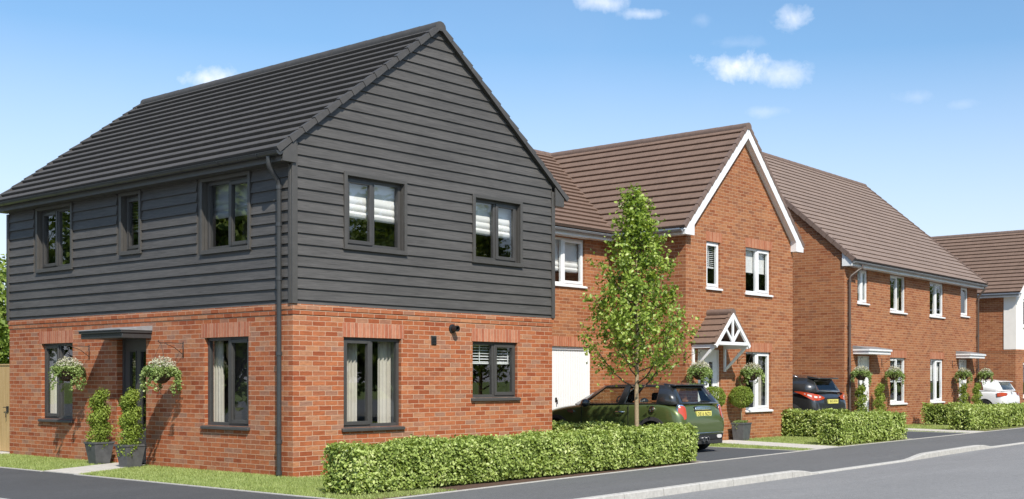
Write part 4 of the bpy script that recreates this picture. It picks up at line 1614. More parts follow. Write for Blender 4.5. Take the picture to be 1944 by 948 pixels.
def flat_canopy(fr, parent, u0, u1, z):
    mb = MB()
    fr.box(mb, u0 + 0.03, u1 - 0.03, 0.002, 0.50, z, z + 0.09)
    fr.box(mb, u0, u1, 0.002, 0.54, z + 0.091, z + 0.145)
    c = mb.build('door_canopy', 'white_plastic', parent, auto=30, bevel=0.006)
    P = fr.p
    mb = MB()
    mb.hexa([P(u0 + 0.01, 0.002, z + 0.146), P(u1 - 0.01, 0.002, z + 0.146), P(u1 - 0.01, 0.53, z + 0.146), P(u0 + 0.01, 0.53, z + 0.146),
             P(u0 + 0.01, 0.002, z + 0.25), P(u1 - 0.01, 0.002, z + 0.25), P(u1 - 0.01, 0.53, z + 0.16), P(u0 + 0.01, 0.53, z + 0.16)])
    mb.build('canopy_top', 'lead', c)


def white_door(fr, parent, a, b, d, dark_slits=True):
    dr = MB()
    ring(dr, fr, a, b, 0.02, d, 0.05, -0.14, -0.06, 0.03)
    ws = [(a + 0.20, a + 0.34), (a + 0.50, a + 0.64)]
    fr.box(dr, a + 0.05, b - 0.05, -0.12, -0.085, 0.05, 1.05)
    fr.box(dr, a + 0.05, b - 0.05, -0.12, -0.085, 1.80, d - 0.05)
    xs = [a + 0.05, ws[0][0], ws[0][1], ws[1][0], ws[1][1], b - 0.05]
    for p, q in ((xs[0], xs[1]), (xs[2], xs[3]), (xs[4], xs[5])):
        fr.box(dr, p, q, -0.12, -0.085, 1.05, 1.80)
    dd = dr.build('front_door', 'white_plastic', parent, auto=30, bevel=0.003)
    g = MB()
    for p, q in ws:
        fr.box(g, p, q, -0.112, -0.105, 1.05, 1.80)
    g.build('pane', 'window_glass', dd)
    g = MB()
    fr.box(g, b - 0.12, b - 0.09, -0.085, -0.07, 0.9, 1.1)
    g.tube([fr.p(b - 0.105, -0.07, 1.02), fr.p(b - 0.105, -0.04, 1.02), fr.p(b - 0.2, -0.04, 1.02)], 0.01, 6)
    g.build('handle', 'chrome', dd)


def house_three():
    x0, x1, y0, yr = 20.12, 31.20, 1.75, 6.2
    hi = [(21.0, 21.75, 3.70, 4.68), (23.38, 24.62, 3.55, 4.68), (26.63, 27.90, 3.55, 4.68), (29.53, 30.30, 3.68, 4.68)]
    lo = [(23.38, 24.62, 0.70, 2.11), (26.68, 27.87, 0.70, 2.11), (21.03, 21.95, 0.0, 2.13), (29.34, 30.26, 0.0, 2.13)]
    mb = MB()
    wall(mb, TF, x0, x1, -0.1, 4.90, hi + lo)
    for x in (x0, x1):
        mb.face([(x, y0, -0.1), (x, 2 * yr - y0, -0.1), (x, 2 * yr - y0, 5.05), (x, y0, 5.05)])
        mb.face([(x, y0, 5.05), (x, 2 * yr - y0, 5.05), (x, yr, 8.74)])
    mb.box(x0, 2 * yr - y0, -0.1, x1, 2 * yr - y0 + 0.001, 4.9)
    mb.build('brick_wall', 'brick_orange', h3)
    for o in lo[:2]:
        mb = MB()
        soldier(mb, TF, o[0] - 0.02, o[1] + 0.06, o[3])
        mb.build('brick_lintel', 'brick_orange_soldier', h3)
    wp = dict(mat='white_plastic')
    for o, s in zip(hi, ('R', 'L', 'R', 'B')):
        window(TF, h3, *o, sash=s, mull=(s != 'B'), **wp)
    for o, s in zip(lo[:2], ('L', 'R')):
        window(TF, h3, *o, sash=s, **wp)
    for o in lo[2:]:
        white_door(TF, h3, o[0], o[1], o[3])
    mb = MB()
    for o in hi:
        room(mb, TF, o[0], o[1], 2.6, 4.8, m=0.3)
    for o in lo:
        room(mb, TF, o[0], o[1], 0.02, 2.4, m=0.15)
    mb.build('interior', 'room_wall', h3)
    flat_canopy(TF, h3, 20.66, 22.30, 2.17)
    flat_canopy(TF, h3, 29.02, 30.60, 2.17)
    ye, ze, zr = 1.42, 4.86, 8.84
    up = Vector((0, yr - ye, zr - ze))
    mb = MB()
    tiled_slope(mb, (x0 - 0.06, ye, ze), (1, 0, 0), x1 - x0 + 0.12, up, up.length, 24, seed=9, th=0.046)
    up_b = Vector((0, -(yr - ye), zr - ze))
    tiled_slope(mb, (x1 + 0.06, 2 * yr - ye, ze), (-1, 0, 0), x1 - x0 + 0.12, up_b, up_b.length, 24, seed=10, th=0.046)
    rf = mb.build('roof', 'pale_brown_tile', h3)
    mb = MB()
    ridge_run(mb, (x0 - 0.08, yr, zr + 0.03), (x1 + 0.08, yr, zr + 0.03), r=0.12)
    mb.build('ridge_tiles', 'brown_ridge', rf, auto=40)
    for xx, s in ((x0 - 0.06, -1), (x1 + 0.06, 1)):
        for yy, uu in ((ye, up), (2 * yr - ye, up_b)):
            mb = MB()
            verge_run(mb, (xx, yy, ze), uu, (s, 0, 0), up.length, 22, drop=0.07)
            mb.build('verge_caps', 'brown_ridge', rf, auto=30)
    mb = MB()
    white_box_eaves(mb, (x0 - 0.05, y0, 0), (x1 + 0.05, y0, 0), (0, -0.26, 0), 4.69, 4.85)
    for xx in (x0 - 0.052, x1 + 0.032):
        mb.hexa([(xx, 1.49, 4.69), (xx + 0.02, 1.49, 4.69), (xx + 0.02, 1.80, 4.69), (xx, 1.80, 4.69),
                 (xx, 1.49, 4.86), (xx + 0.02, 1.49, 4.86), (xx + 0.02, 1.80, 5.08), (xx, 1.80, 5.08)])
    mb.build('fascia', 'white_plastic', h3)
    gutter(h3, (x0 - 0.04, 1.425, 4.81), (x1 + 0.04, 1.425, 4.81), r=0.055, mat='grey_gutter', nbr=9)
    downpipe(h3, [(20.62, 1.42, 4.76), (20.62, 1.42, 4.66), (20.55, 1.50, 4.6), (20.33, 1.64, 4.42), (20.31, 1.67, 4.36), (20.31, 1.67, 0.02), (20.31, 1.67, 0.0)],
             0.034, 'brown_pipe', [4.3, 3.0, 1.8, 0.6], (0, -1))
    downpipe(h3, [(31.08, 1.42, 4.76), (31.08, 1.42, 4.66), (31.08, 1.50, 4.6), (31.08, 1.64, 4.42), (31.08, 1.67, 4.36), (31.08, 1.67, 0.02), (31.08, 1.67, 0.0)],
             0.034, 'brown_pipe', [4.3, 3.0, 1.8, 0.6], (0, -1))


house_three()
roller(TF, 21.2, 22.0, 4.02, 4.63, 'white roller blind in the upper window beside the downpipe on the paired houses', d=-0.17)
curtain(TF, 24.35, 24.75, 3.4, 4.66, 'dark edged curtain in the second upper window of the paired houses', waves=3, group=None)
curtain(TF, 27.62, 28.05, 3.4, 4.66, 'pale curtain in the third upper window of the paired houses', waves=3, group=None)
venetian(TF, 23.65, 24.90, 1.35, 2.06, 'white slatted blind in the ground floor window nearest the dark car', d=-0.17)
roller(TF, 26.98, 28.15, 1.40, 2.07, 'pale blind covering half the ground floor window in the middle of the paired houses')

TURN = [o for o in bpy.data.objects if o.name not in BEFORE_H3 and o.parent is None]
EF = Frame((36.1, 2.8, 0), (0, 1, 0), (-1, 0, 0))
FF = Frame((0, 2.8, 0), (1, 0, 0), (0, -1, 0))
h4 = thing('rendered_house', 'far right house with white rendered upper front over brick and a brown roof', 'house', (39.3, 8, 0))


def house_four():
    x0, x1, y0, y1 = 36.1, 42.5, 2.8, 13.8
    xc = (x0 + x1) / 2
    mb = MB()
    mb.face([(x0, y0, -0.1), (x0, y1, -0.1), (x0, y1, 4.9), (x0, y0, 4.9)])
    op = [(36.92, 38.1, 0.72, 2.11), (39.8, 41.0, 0.72, 2.11)]
    wall(mb, FF, x0, x1, -0.1, 2.62, op)
    mb.face([(x1, y0, -0.1), (x1, y1, -0.1), (x1, y1, 4.9), (x1, y0, 4.9)])
    mb.face([(x0, y1, -0.1), (x1, y1, -0.1), (x1, y1, 4.9), (xc, y1, 7.5), (x0, y1, 4.9)])
    for (za, zb, d) in ((2.54, 2.62, 0.022), (2.465, 2.54, 0.011)):
        FF.box(mb, x0 - d, x1, 0.0005, d, za, zb)
        EF.box(mb, 0.0, 4.6, 0.0005, d, za, zb)
    mb.build('brick_wall', 'brick_orange', h4)
    mb = MB()
    hi = [(36.92, 38.1, 3.55, 4.65), (39.8, 41.0, 3.55, 4.65)]
    wall(mb, FF, x0 - 0.02, x1, 2.62, 4.95, hi, apex=(xc, 7.5), reveal=0.1)
    EF.box(mb, 0.0, 0.47, 0.0, 0.03, 2.62, 4.72)
    FF.box(mb, x0 - 0.03, x0, -0.001, 0.03, 2.62, 4.9)
    mb.build('render_panel', 'white_render', h4)
    for o, s in zip(op + hi, ('L', 'R', 'L', 'R')):
        window(FF, h4, *o, mat='white_plastic', sash=s)
    mb = MB()
    for o in op:
        room(mb, FF, o[0], o[1], 0.02, 2.4, m=0.3)
    for o in hi:
        room(mb, FF, o[0], o[1], 2.6, 4.8, m=0.3)
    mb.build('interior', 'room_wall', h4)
    xe, ze, zr, yf = 35.82, 4.86, 7.65, 2.5
    up = Vector((xc - xe, 0, zr - ze))
    mb = MB()
    tiled_slope(mb, (xe, y1, ze), (0, -1, 0), y1 - yf, up, up.length, 17, seed=12)
    up2 = Vector((-(xc - xe), 0, zr - ze))
    tiled_slope(mb, (2 * xc - xe, yf, ze), (0, 1, 0), y1 - yf, up2, up2.length, 17, seed=13)
    rf = mb.build('roof', 'brown_tile', h4)
    mb = MB()
    ridge_run(mb, (xc, yf, zr + 0.03), (xc, y1, zr + 0.03), r=0.12)
    mb.build('ridge_tiles', 'brown_ridge', rf, auto=40)
    mb = MB()
    white_box_eaves(mb, (x0, y1, 0), (x0, y0 - 0.28, 0), (-0.26, 0, 0), 4.69, 4.85)
    for sgn in (1, -1):
        e = Vector((xe if sgn == 1 else 2 * xc - xe, 0, ze))
        u = up if sgn == 1 else up2
        n = Vector((-(zr - ze) * sgn, 0, xc - xe)).normalized()
        PP = lambda s, k, y: ((e + u * s - n * k).x, y, (e + u * s - n * k).z)
        mb.hexa([PP(-0.01, 0.01, yf - 0.012), PP(1, 0.01, yf - 0.012), PP(1, 0.01, yf + 0.012), PP(-0.01, 0.01, yf + 0.012),
                 PP(0.03, 0.2, yf - 0.012), PP(0.96, 0.2, yf - 0.012), PP(0.96, 0.2, yf + 0.012), PP(0.03, 0.2, yf + 0.012)])
        mb.face([PP(0.03, 0.18, yf), PP(0.95, 0.18, yf), PP(0.95, 0.18, y0), PP(0.03, 0.18, y0)])
    mb.build('fascia', 'white_plastic', h4)
    gutter(h4, (xe + 0.0, y1, 4.80), (xe + 0.0, y0 - 0.25, 4.80), r=0.055, mat='grey_gutter', nbr=8)


house_four()

# ------------------------------------------------------------------ wooden gate at the left
ga = thing('garden_gate', 'tall pale wooden boarded garden gate with black latch beside the corner house', 'gate', (0.12, 9.9, 0))
mb = MB()
y = 9.0
while y < 11.6:
    mb.box(0.10, y, 0.04, 0.122, y + 0.117, 1.72)
    y += 0.12
mb.build('boards', 'fence_wood', ga)
mb = MB()
for z in (0.3, 0.95, 1.5):
    mb.box(0.122, 9.0, z, 0.16, 11.6, z + 0.09)
mb.box(0.085, 8.99, 1.72, 0.145, 11.62, 1.745)
mb.box(0.08, 8.985, 0.0, 0.17, 9.0, 1.72)
mb.build('rails', 'fence_wood', ga)
mb = MB()
mb.box(0.085, 9.18, 0.80, 0.10, 9.26, 0.92)
mb.tube([(0.085, 9.22, 0.90), (0.05, 9.22, 0.90), (0.05, 9.30, 0.90)], 0.008, 6)
mb.tube([(0.085, 9.22, 0.82), (0.06, 9.22, 0.78), (0.06, 9.22, 0.70)], 0.008, 6)
mb.build('latch', 'dark_iron', ga)
mb = MB()
mb.box(-0.15, 8.97, -0.05, 0.2, 11.6, 0.03)
struct(mb.build('step_slab', 'path_slab'))


# ------------------------------------------------------------------ plants
def sample_box(n, lo, hi):
    return RNG.uniform(lo, hi, (n, 3))


def hedge(name, label, pieces, leaf, dens, h, seed):
    """pieces: list of (p0, p1, width) centre lines of a clipped hedge"""
    c = np.mean([np.add(p[0], p[1]) / 2 for p in pieces], axis=0)
    root = thing(name, label, 'hedge', (float(c[0]), float(c[1]), 0), 'clipped front garden hedges')
    pts, outs = [], []
    core = MB()
    rs = np.random.default_rng(seed)
    for (p0, p1, w) in pieces:
        p0, p1 = np.array(p0, float), np.array(p1, float)
        L = np.linalg.norm(p1 - p0)
        t = (p1 - p0) / L
        nn = np.array([-t[1], t[0]])
        hw = w / 2
        per = 2 * h + w
        n = int((L * per + 2 * w * h) * dens)
        s = rs.uniform(-0.02, L + 0.02, n)
        q = rs.uniform(0, per, n)
        side = np.where(q < h, -hw, np.where(q > h + w, hw, q - h - hw))
        z = np.where(q < h, q, np.where(q > h + w, per - q, h))
        o = np.stack([np.where(q < h, -1.0, np.where(q > h + w, 1.0, 0.0)), np.where((q >= h) & (q <= h + w), 1.0, 0.15)], 1)
        # end caps
        m = rs.uniform(0, 1, n) < (2 * w * h) / (L * per + 2 * w * h)
        e = rs.uniform(0, 1, n) < 0.5
        s = np.where(m, np.where(e, 0.0, L), s)
        side = np.where(m, rs.uniform(-hw, hw, n), side)
        z = np.where(m, rs.uniform(0, h, n), z)
        bump = 0.028 * np.sin(s * 5.1 + 1.3) + 0.018 * np.sin(s * 13.7) + 0.02 * np.sin(s * 2.3 + z * 7)
        dep = np.abs(rs.normal(0, 0.035, n)) - 0.012 - rs.uniform(0, 1, n) ** 6 * 0.05
        edge = np.clip((np.abs(side) - hw + 0.08) / 0.08, 0, 1) * np.clip((z - h + 0.08) / 0.08, 0, 1)
        k = 1 - dep / hw - edge * 0.05
        side2 = side * (1 - (dep - bump * 0.5) / hw) * (1 - 0.05 * edge)
        z2 = np.where(z >= h * 0.999, h - dep + bump, z + rs.normal(0, 0.02, n)) - edge * 0.02
        taper = 1 - 0.10 * np.clip(1 - z2 / 0.2, 0, 1)
        side2 = side2 * taper
        s2 = s + np.where(m, np.where(e, 1, -1) * (dep + np.abs(side) * 0.25), 0)
        xy = p0[None, :] + t[None, :] * s2[:, None] + nn[None, :] * side2[:, None]
        keep = z2 > 0.03
        pts.append(np.stack([xy[:, 0], xy[:, 1], z2], 1)[keep])
        od = nn[None, :] * o[:, :1] + t[None, :] * np.where(m, np.where(e, -1, 1), 0)[:, None]
        outs.append(np.stack([od[:, 0], od[:, 1], o[:, 1]], 1)[keep])
        a = p0 - 0 * t
        ins = 0.075
        cs = [p0 + t * ins * 2 + nn * (hw - ins), p1 - t * ins + nn * (hw - ins), p1 - t * ins - nn * (hw - ins), p0 + t * ins * 2 - nn * (hw - ins)]
        core.hexa([(q[0], q[1], 0.0) for q in cs[::-1]] + [(q[0], q[1], h - ins) for q in cs[::-1]])
    pts = np.concatenate(pts)
    outs = np.concatenate(outs)
    core.build('branches', 'twig_core', root)
    leaf_mesh('foliage', pts, rs.uniform(0.75, 1.35, len(pts)) * leaf, 'hedge_leaf', root, up=0.25, outward=outs, ratio=0.62, rng=rs)
    return root


hedge('box_hedge', 'long clipped hedge running along the pavement in front of the charcoal boarded house',
      [((-1.29, -2.74), (6.3, -2.54), 0.58), ((6.08, -2.2), (6.08, 2.6), 0.5)], 0.050, 3300, 0.59, 1)
hedge('box_hedge', 'clipped L shaped hedge between the two driveways, below the dark grey car',
      [((12.55, -1.98), (15.95, -1.90), 0.55), ((15.7, -1.6), (15.7, 1.2), 0.5)], 0.060, 1300, 0.63, 2)
hedge('box_hedge', 'clipped L shaped hedge at the far right in front of the white car',
      [((21.45, -1.15), (31.5, -0.9), 0.6), ((25.2, -0.85), (25.2, 1.6), 0.5)], 0.065, 800, 0.63, 3)


def young_tree(loc):
    root = thing('young_tree', 'young slender street tree with upright leafy crown behind the front hedge', 'tree', loc)
    X, Y, Z = loc
    r = random.Random(12)
    tr = MB()
    H = 4.78
    trunk = [(X, Y, -0.05), (X + 0.005, Y, 0.6), (X - 0.005, Y, 1.2), (X + 0.01, Y, 1.5), (X + 0.02, Y, 2.2), (X, Y, 3.2), (X - 0.01, Y, 4.1), (X, Y, H - 0.1)]
    tr.tube(trunk, [0.046, 0.040, 0.038, 0.034, 0.026, 0.017, 0.009, 0.003], 10)
    tr.build('trunk', 'bark', root, smooth=True)
    br = MB()
    P, S = [], []

    def env(z):
        pts = [(1.15, 0.3), (1.35, 0.55), (1.7, 0.96), (2.1, 1.04), (2.6, 0.98), (3.1, 0.80), (3.6, 0.58), (4.1, 0.36), (4.5, 0.2), (4.82, 0.04)]
        if z <= pts[0][0]:
            return pts[0][1]
        return interp(pts, z)
    nb = 44
    for i in range(nb):
        f = i / nb
        z0 = 1.22 + f * 3.1
        an = i * 2.399 + r.uniform(-0.3, 0.3)
        rise = r.uniform(0.55, 1.0) * (1.15 - 0.5 * f)
        ztip = min(z0 + rise, H - 0.05)
        rad = env(ztip) * r.uniform(0.74, 1.14)
        if ztip > 3.9:
            rad *= 0.9
        pts = []
        for k in range(7):
            t = k / 6
            rr = rad * (t ** 0.8)
            zz = z0 + (ztip - z0) * (t ** 1.25)
            w = 0.03 * math.sin(k * 1.7 + i)
            pts.append((X + math.cos(an + w) * rr, Y + math.sin(an + w) * rr, zz))
        br.tube(pts, [0.014 * (1 - f * 0.5) * (1 - 0.85 * k / 6) + 0.0015 for k in range(7)], 6)
        # leaves along the limb, dense to the tip, with side twigs
        m = int(100 * (0.45 + rad))
        for k in range(m):
            t = r.uniform(0.22, 1.03) ** 0.8
            q = min(int(t * 6), 5)
            a, b = Vector(pts[q]), Vector(pts[q + 1])
            p = a.lerp(b, t * 6 - q)
            sp = 0.05 + 0.085 * (1 - abs(t - 0.6))
            P.append((p.x + r.gauss(0, sp), p.y + r.gauss(0, sp), p.z + r.gauss(0, sp * 1.2)))
            S.append(r.uniform(0.048, 0.09))
        for tw in range(5):
            t = 0.3 + 0.14 * tw
            q = min(int(t * 6), 5)
            a = Vector(pts[q]).lerp(Vector(pts[q + 1]), t * 6 - q)
            d = Vector((math.cos(an + r.uniform(-1.3, 1.3)), math.sin(an + r.uniform(-1.3, 1.3)), r.uniform(0.2, 1.0))).normalized() * r.uniform(0.14, 0.30)
            b = a + d
            br.tube([tuple(a), tuple(a.lerp(b, 0.5) + Vector((0, 0, -0.01))), tuple(b)], [0.004, 0.003, 0.0015], 5)
            for k in range(24):
                p = a.lerp(b, r.uniform(0.2, 1.1))
                P.append((p.x + r.gauss(0, 0.04), p.y + r.gauss(0, 0.04), p.z + r.gauss(0, 0.04)))
                S.append(r.uniform(0.048, 0.09))
    for k in range(160):
        z = r.uniform(4.0, 4.84)
        P.append((X + r.gauss(0, 0.05 + 0.1 * (4.84 - z)), Y + r.gauss(0, 0.05 + 0.1 * (4.84 - z)), z))
        S.append(r.uniform(0.05, 0.09))
    br.build('limbs', 'bark_dark', root, smooth=True)
    P = np.array(P)
    C = np.array([X, Y, 2.6])
    out = (P - C) * np.array([1, 1, 0.5])
    out /= np.linalg.norm(out, axis=1)[:, None] + 1e-6
    leaf_mesh('crown', P, np.array(S), 'tree_leaf', root, up=0.2, outward=out * 0.6, ratio=0.78, fold=0.3)
    print('tree leaves', len(P))


young_tree((5.86, -1.86, 0))


def crown_tree(name, label, loc, h, rad, z0, n, leaf, seed, group=None, clumps=26):
    rs = np.random.default_rng(seed)
    root = thing(name, label, 'tree', loc, group)
    X, Y, Z = loc
    tr = MB()
    tr.tube([(X, Y, -0.2), (X + 0.05, Y, z0), (X, Y + 0.05, h * 0.55), (X, Y, h * 0.85)], [h * 0.028, h * 0.022, h * 0.012, 0.02], 10)
    limbs = []
    P = []
    for i in range(clumps):
        u = rs.normal(size=3)
        u /= np.linalg.norm(u)
        rr = rs.uniform(0.35, 0.9)
        c = np.array([X, Y, (z0 + h) / 2]) + u * np.array([rad * rr, rad * rr, (h - z0) / 2 * rr])
        cr = rad * rs.uniform(0.26, 0.42)
        m = n // clumps
        v = rs.normal(size=(m, 3))
        v /= np.linalg.norm(v, axis=1)[:, None]
        P.append(c + v * (cr * rs.uniform(0.5, 1.08, m) ** 0.6)[:, None])
        tr.tube([(X, Y, max(z0 * 0.8, c[2] - 0.5 * cr - 0.3 * (h - z0))), tuple(c)], [h * 0.010, 0.012], 6)
    tr.build('trunk', 'bark_dark', root, smooth=True)
    P = np.concatenate(P)
    out = P - np.array([X, Y, (z0 + h) / 2])
    out /= np.linalg.norm(out, axis=1)[:, None]
    leaf_mesh('crown', P, rs.uniform(0.7, 1.3, len(P)) * leaf, 'far_leaf', root, up=0.3, outward=out * 0.7, ratio=0.7, rng=rs)
    return root


crown_tree('garden_tree', 'broad green tree behind the wooden gate at the left edge', (7.2, 25.6, 0), 5.6, 3.2, 0.6, 14000, 0.17, 21, clumps=40)
# trees across the street, seen only as reflections in the window panes
refl = [((-9.5, 17, 0), 8.5, 3.4, 'tall leafy tree left of the view, across the side street'), ((-13, 27, 0), 9.5, 4.0, 'tall leafy tree farthest along the side street'),
        ((-9.0, 36, 0), 9.0, 4.0, 'tall leafy tree at the end of the side street'), ((10, -24, 0), 8.2, 3.4, 'tall leafy tree across the main street facing the gable'),
        ((16.5, -26, 0), 9.4, 3.8, 'tall leafy tree across the main street facing the garage'), ((24, -24, 0), 8.8, 3.6, 'tall leafy tree across the main street facing the porch'),
        ((33, -13, 0), 9.0, 3.8, 'tall leafy tree right of the view, nearest the garage side'), ((42, -12, 0), 9.5, 4.0, 'tall leafy tree right of the view, opposite the paired houses'),
        ((52, -13, 0), 10, 4.2, 'tall leafy tree right of the view, second farthest along the street'), ((63, -13, 0), 10, 4.4, 'tall leafy tree right of the view, farthest along the street'),
        ((19, -19, 0), 9.0, 3.6, 'tall leafy tree across the main street nearest the kerb')]
for i, (l, h, r, lab) in enumerate(refl):
    crown_tree('roadside_tree', lab, l, h, r, 0.3, 11000, 0.30, 30 + i, 'trees across the street', clumps=44)


def planter(root, x, y, w0, w1, h, yaw=0.0):
    mb = MB()
    def ring_(w, z):
        q = [(-w, -w), (w, -w), (w, w), (-w, w)]
        return [(x + a * math.cos(yaw) - b * math.sin(yaw), y + a * math.sin(yaw) + b * math.cos(yaw), z) for a, b in q]
    A, B, C, D, E_ = ring_(w0 / 2, 0.008), ring_(w1 / 2, h), ring_(w1 / 2 - 0.025, h), ring_(w1 / 2 - 0.03, h - 0.05), ring_(w1 / 2 + 0.012, h - 0.03)
    F_ = ring_(w1 / 2 + 0.012, h)
    mb.hexa(A + ring_(w1 / 2, h - 0.03))
    for i in range(4):
        j = (i + 1) % 4
        mb.face([E_[i], E_[j], F_[j], F_[i]])
        mb.face([F_[i], F_[j], C[j], C[i]])
        mb.face([C[i], C[j], D[j], D[i]])
        mb.face([E_[i], E_[j], ring_(w1 / 2 - 0.001, h - 0.03)[j], ring_(w1 / 2 - 0.001, h - 0.03)[i]])
    p = mb.build('planter', 'slate_planter', root)
    m2 = MB()
    m2.face(ring_(w1 / 2 - 0.028, h - 0.028))
    m2.build('soil', 'compost', p)


def trailing(root, x, y, z, r, n, drop, seed, mat='trailing_leaf', strands=12, leaf=0.035):
    rs = np.random.default_rng(seed)
    P = []
    for i in range(strands):
        an = rs.uniform(0, 2 * math.pi)
        L = drop * rs.uniform(0.35, 1.0)
        for k in range(n // strands):
            t = rs.uniform(0, 1)
            rr = r * (0.75 + 0.32 * min(1, t * 3)) + rs.normal(0, 0.012)
            P.append((x + math.cos(an + 0.2 * math.sin(t * 6)) * rr + rs.normal(0, 0.014), y + math.sin(an + 0.2 * math.sin(t * 6)) * rr + rs.normal(0, 0.014), z + 0.03 * (1 - t) - L * t ** 1.3))
    for k in range(n // 2):
        an, rr = rs.uniform(0, 6.283), r * math.sqrt(rs.uniform(0, 1))
        P.append((x + math.cos(an) * rr, y + math.sin(an) * rr, z + rs.uniform(-0.01, 0.045)))
    P = np.array(P)
    leaf_mesh('trailing_plant', P, rs.uniform(0.7, 1.3, len(P)) * leaf, mat, root, up=0.5, ratio=0.8, rng=rs)


def spiral(label, x, y, potw=(0.24, 0.34), ph=0.38, h=1.18, rad=0.19, seed=1, turns=2.6, n=5200, leaf=0.034, scale=1.0, group='spiral clipped conifers'):
    rs = np.random.default_rng(seed)
    root = thing('spiral_topiary', label, 'potted plant', (x, y, 0.008), group)
    planter(root, x, y, potw[0], potw[1], ph)
    mb = MB()
    mb.tube([(x, y, ph - 0.05), (x + 0.01, y, h * 0.6), (x, y, h - 0.05)], [0.018, 0.012, 0.005], 8)
    mb.build('stem', 'bark_dark', root, smooth=True)
    t = rs.uniform(0, 1, n)
    z = ph + 0.06 + t * (h - ph - 0.06)
    an = t * turns * 2 * math.pi + 2.5
    big = rad * (1.12 - 0.40 * t)
    off = rad * 0.38 * (1 - 0.35 * t)
    v = rs.normal(size=(n, 3))
    v /= np.linalg.norm(v, axis=1)[:, None]
    rr = rs.uniform(0.55, 1.06, n) ** 0.5
    P = np.stack([x + np.cos(an) * off + v[:, 0] * big * 0.72 * rr, y + np.sin(an) * off + v[:, 1] * big * 0.72 * rr, z + v[:, 2] * big * 0.62 * rr], 1)
    P += rs.normal(0, 0.012, P.shape)
    stray = rs.uniform(0, 1, n) < 0.06
    P[stray] += v[stray] * 0.045
    leaf_mesh('foliage', P, rs.uniform(0.6, 1.7, n) * leaf, 'topiary_leaf', root, up=0.2, outward=v * 0.5, ratio=0.45, rng=rs)
    trailing(root, x, y, ph + 0.01, potw[1] * 0.48, 380, 0.22, seed + 50, 'topiary_leaf', 10, 0.03)
    return root


spiral('spiral clipped conifer in a slate pot left of the dark front door', -0.30, 5.0, h=1.22, seed=1)
spiral('spiral clipped conifer in a slate pot right of the dark front door', -0.40, 3.82, h=1.22, seed=2)
BEFORE_T = set(o.name for o in bpy.data.objects)
spiral('spiral conifer before the first white door, beside the brown downpipe', 20.42, 1.38, seed=3, n=2200, leaf=0.045, h=1.25)
spiral('spiral conifer between the first white door and the slatted blind window', 21.78, 1.40, seed=4, n=2200, leaf=0.045, h=1.25)
spiral('spiral conifer left of the far white door of the paired houses', 28.75, 1.38, seed=5, n=2200, leaf=0.045, h=1.25)
spiral('spiral conifer right of the far white door, beside the white car', 30.10, 1.38, seed=6, n=2200, leaf=0.045, h=1.25)

TURN += [o for o in bpy.data.objects if o.name not in BEFORE_T and o.parent is None]


def ball_topiary(label, x, y, seed, pot=0.34):
    rs = np.random.default_rng(seed)
    root = thing('ball_topiary', label, 'potted plant', (x, y, 0.008), 'ball topiaries beside the porch')
    planter(root, x, y, pot * 0.8, pot, 0.42)
    mb = MB()
    mb.tube([(x, y, 0.36), (x + 0.012, y, 0.6), (x, y, 0.95)], [0.016, 0.013, 0.011], 8)
    mb.build('stem', 'bark', root, smooth=True)
    n = 5200
    v = rs.normal(size=(n, 3))
    v /= np.linalg.norm(v, axis=1)[:, None]
    rr = rs.uniform(0.5, 1.0, n) ** 0.35 * (1 + 0.03 * np.sin(v[:, 0] * 9) + 0.03 * np.sin(v[:, 2] * 11))
    P = np.array([x, y, 1.03]) + v * np.array([0.295, 0.295, 0.265]) * rr[:, None]
    leaf_mesh('foliage', P, rs.uniform(0.7, 1.4, n) * 0.034, 'topiary_leaf', root, up=0.2, outward=v * 0.8, ratio=0.45, rng=rs)
    trailing(root, x, y, 0.43, pot * 0.48, 420, 0.2, seed + 9, 'trailing_leaf', 10, 0.03)


ball_topiary('ball shaped topiary in a slate pot between the porch and the ground floor window', 13.10, 0.68, 61)
ball_topiary('ball shaped topiary half hidden behind the green car', 11.55, 0.42, 62)


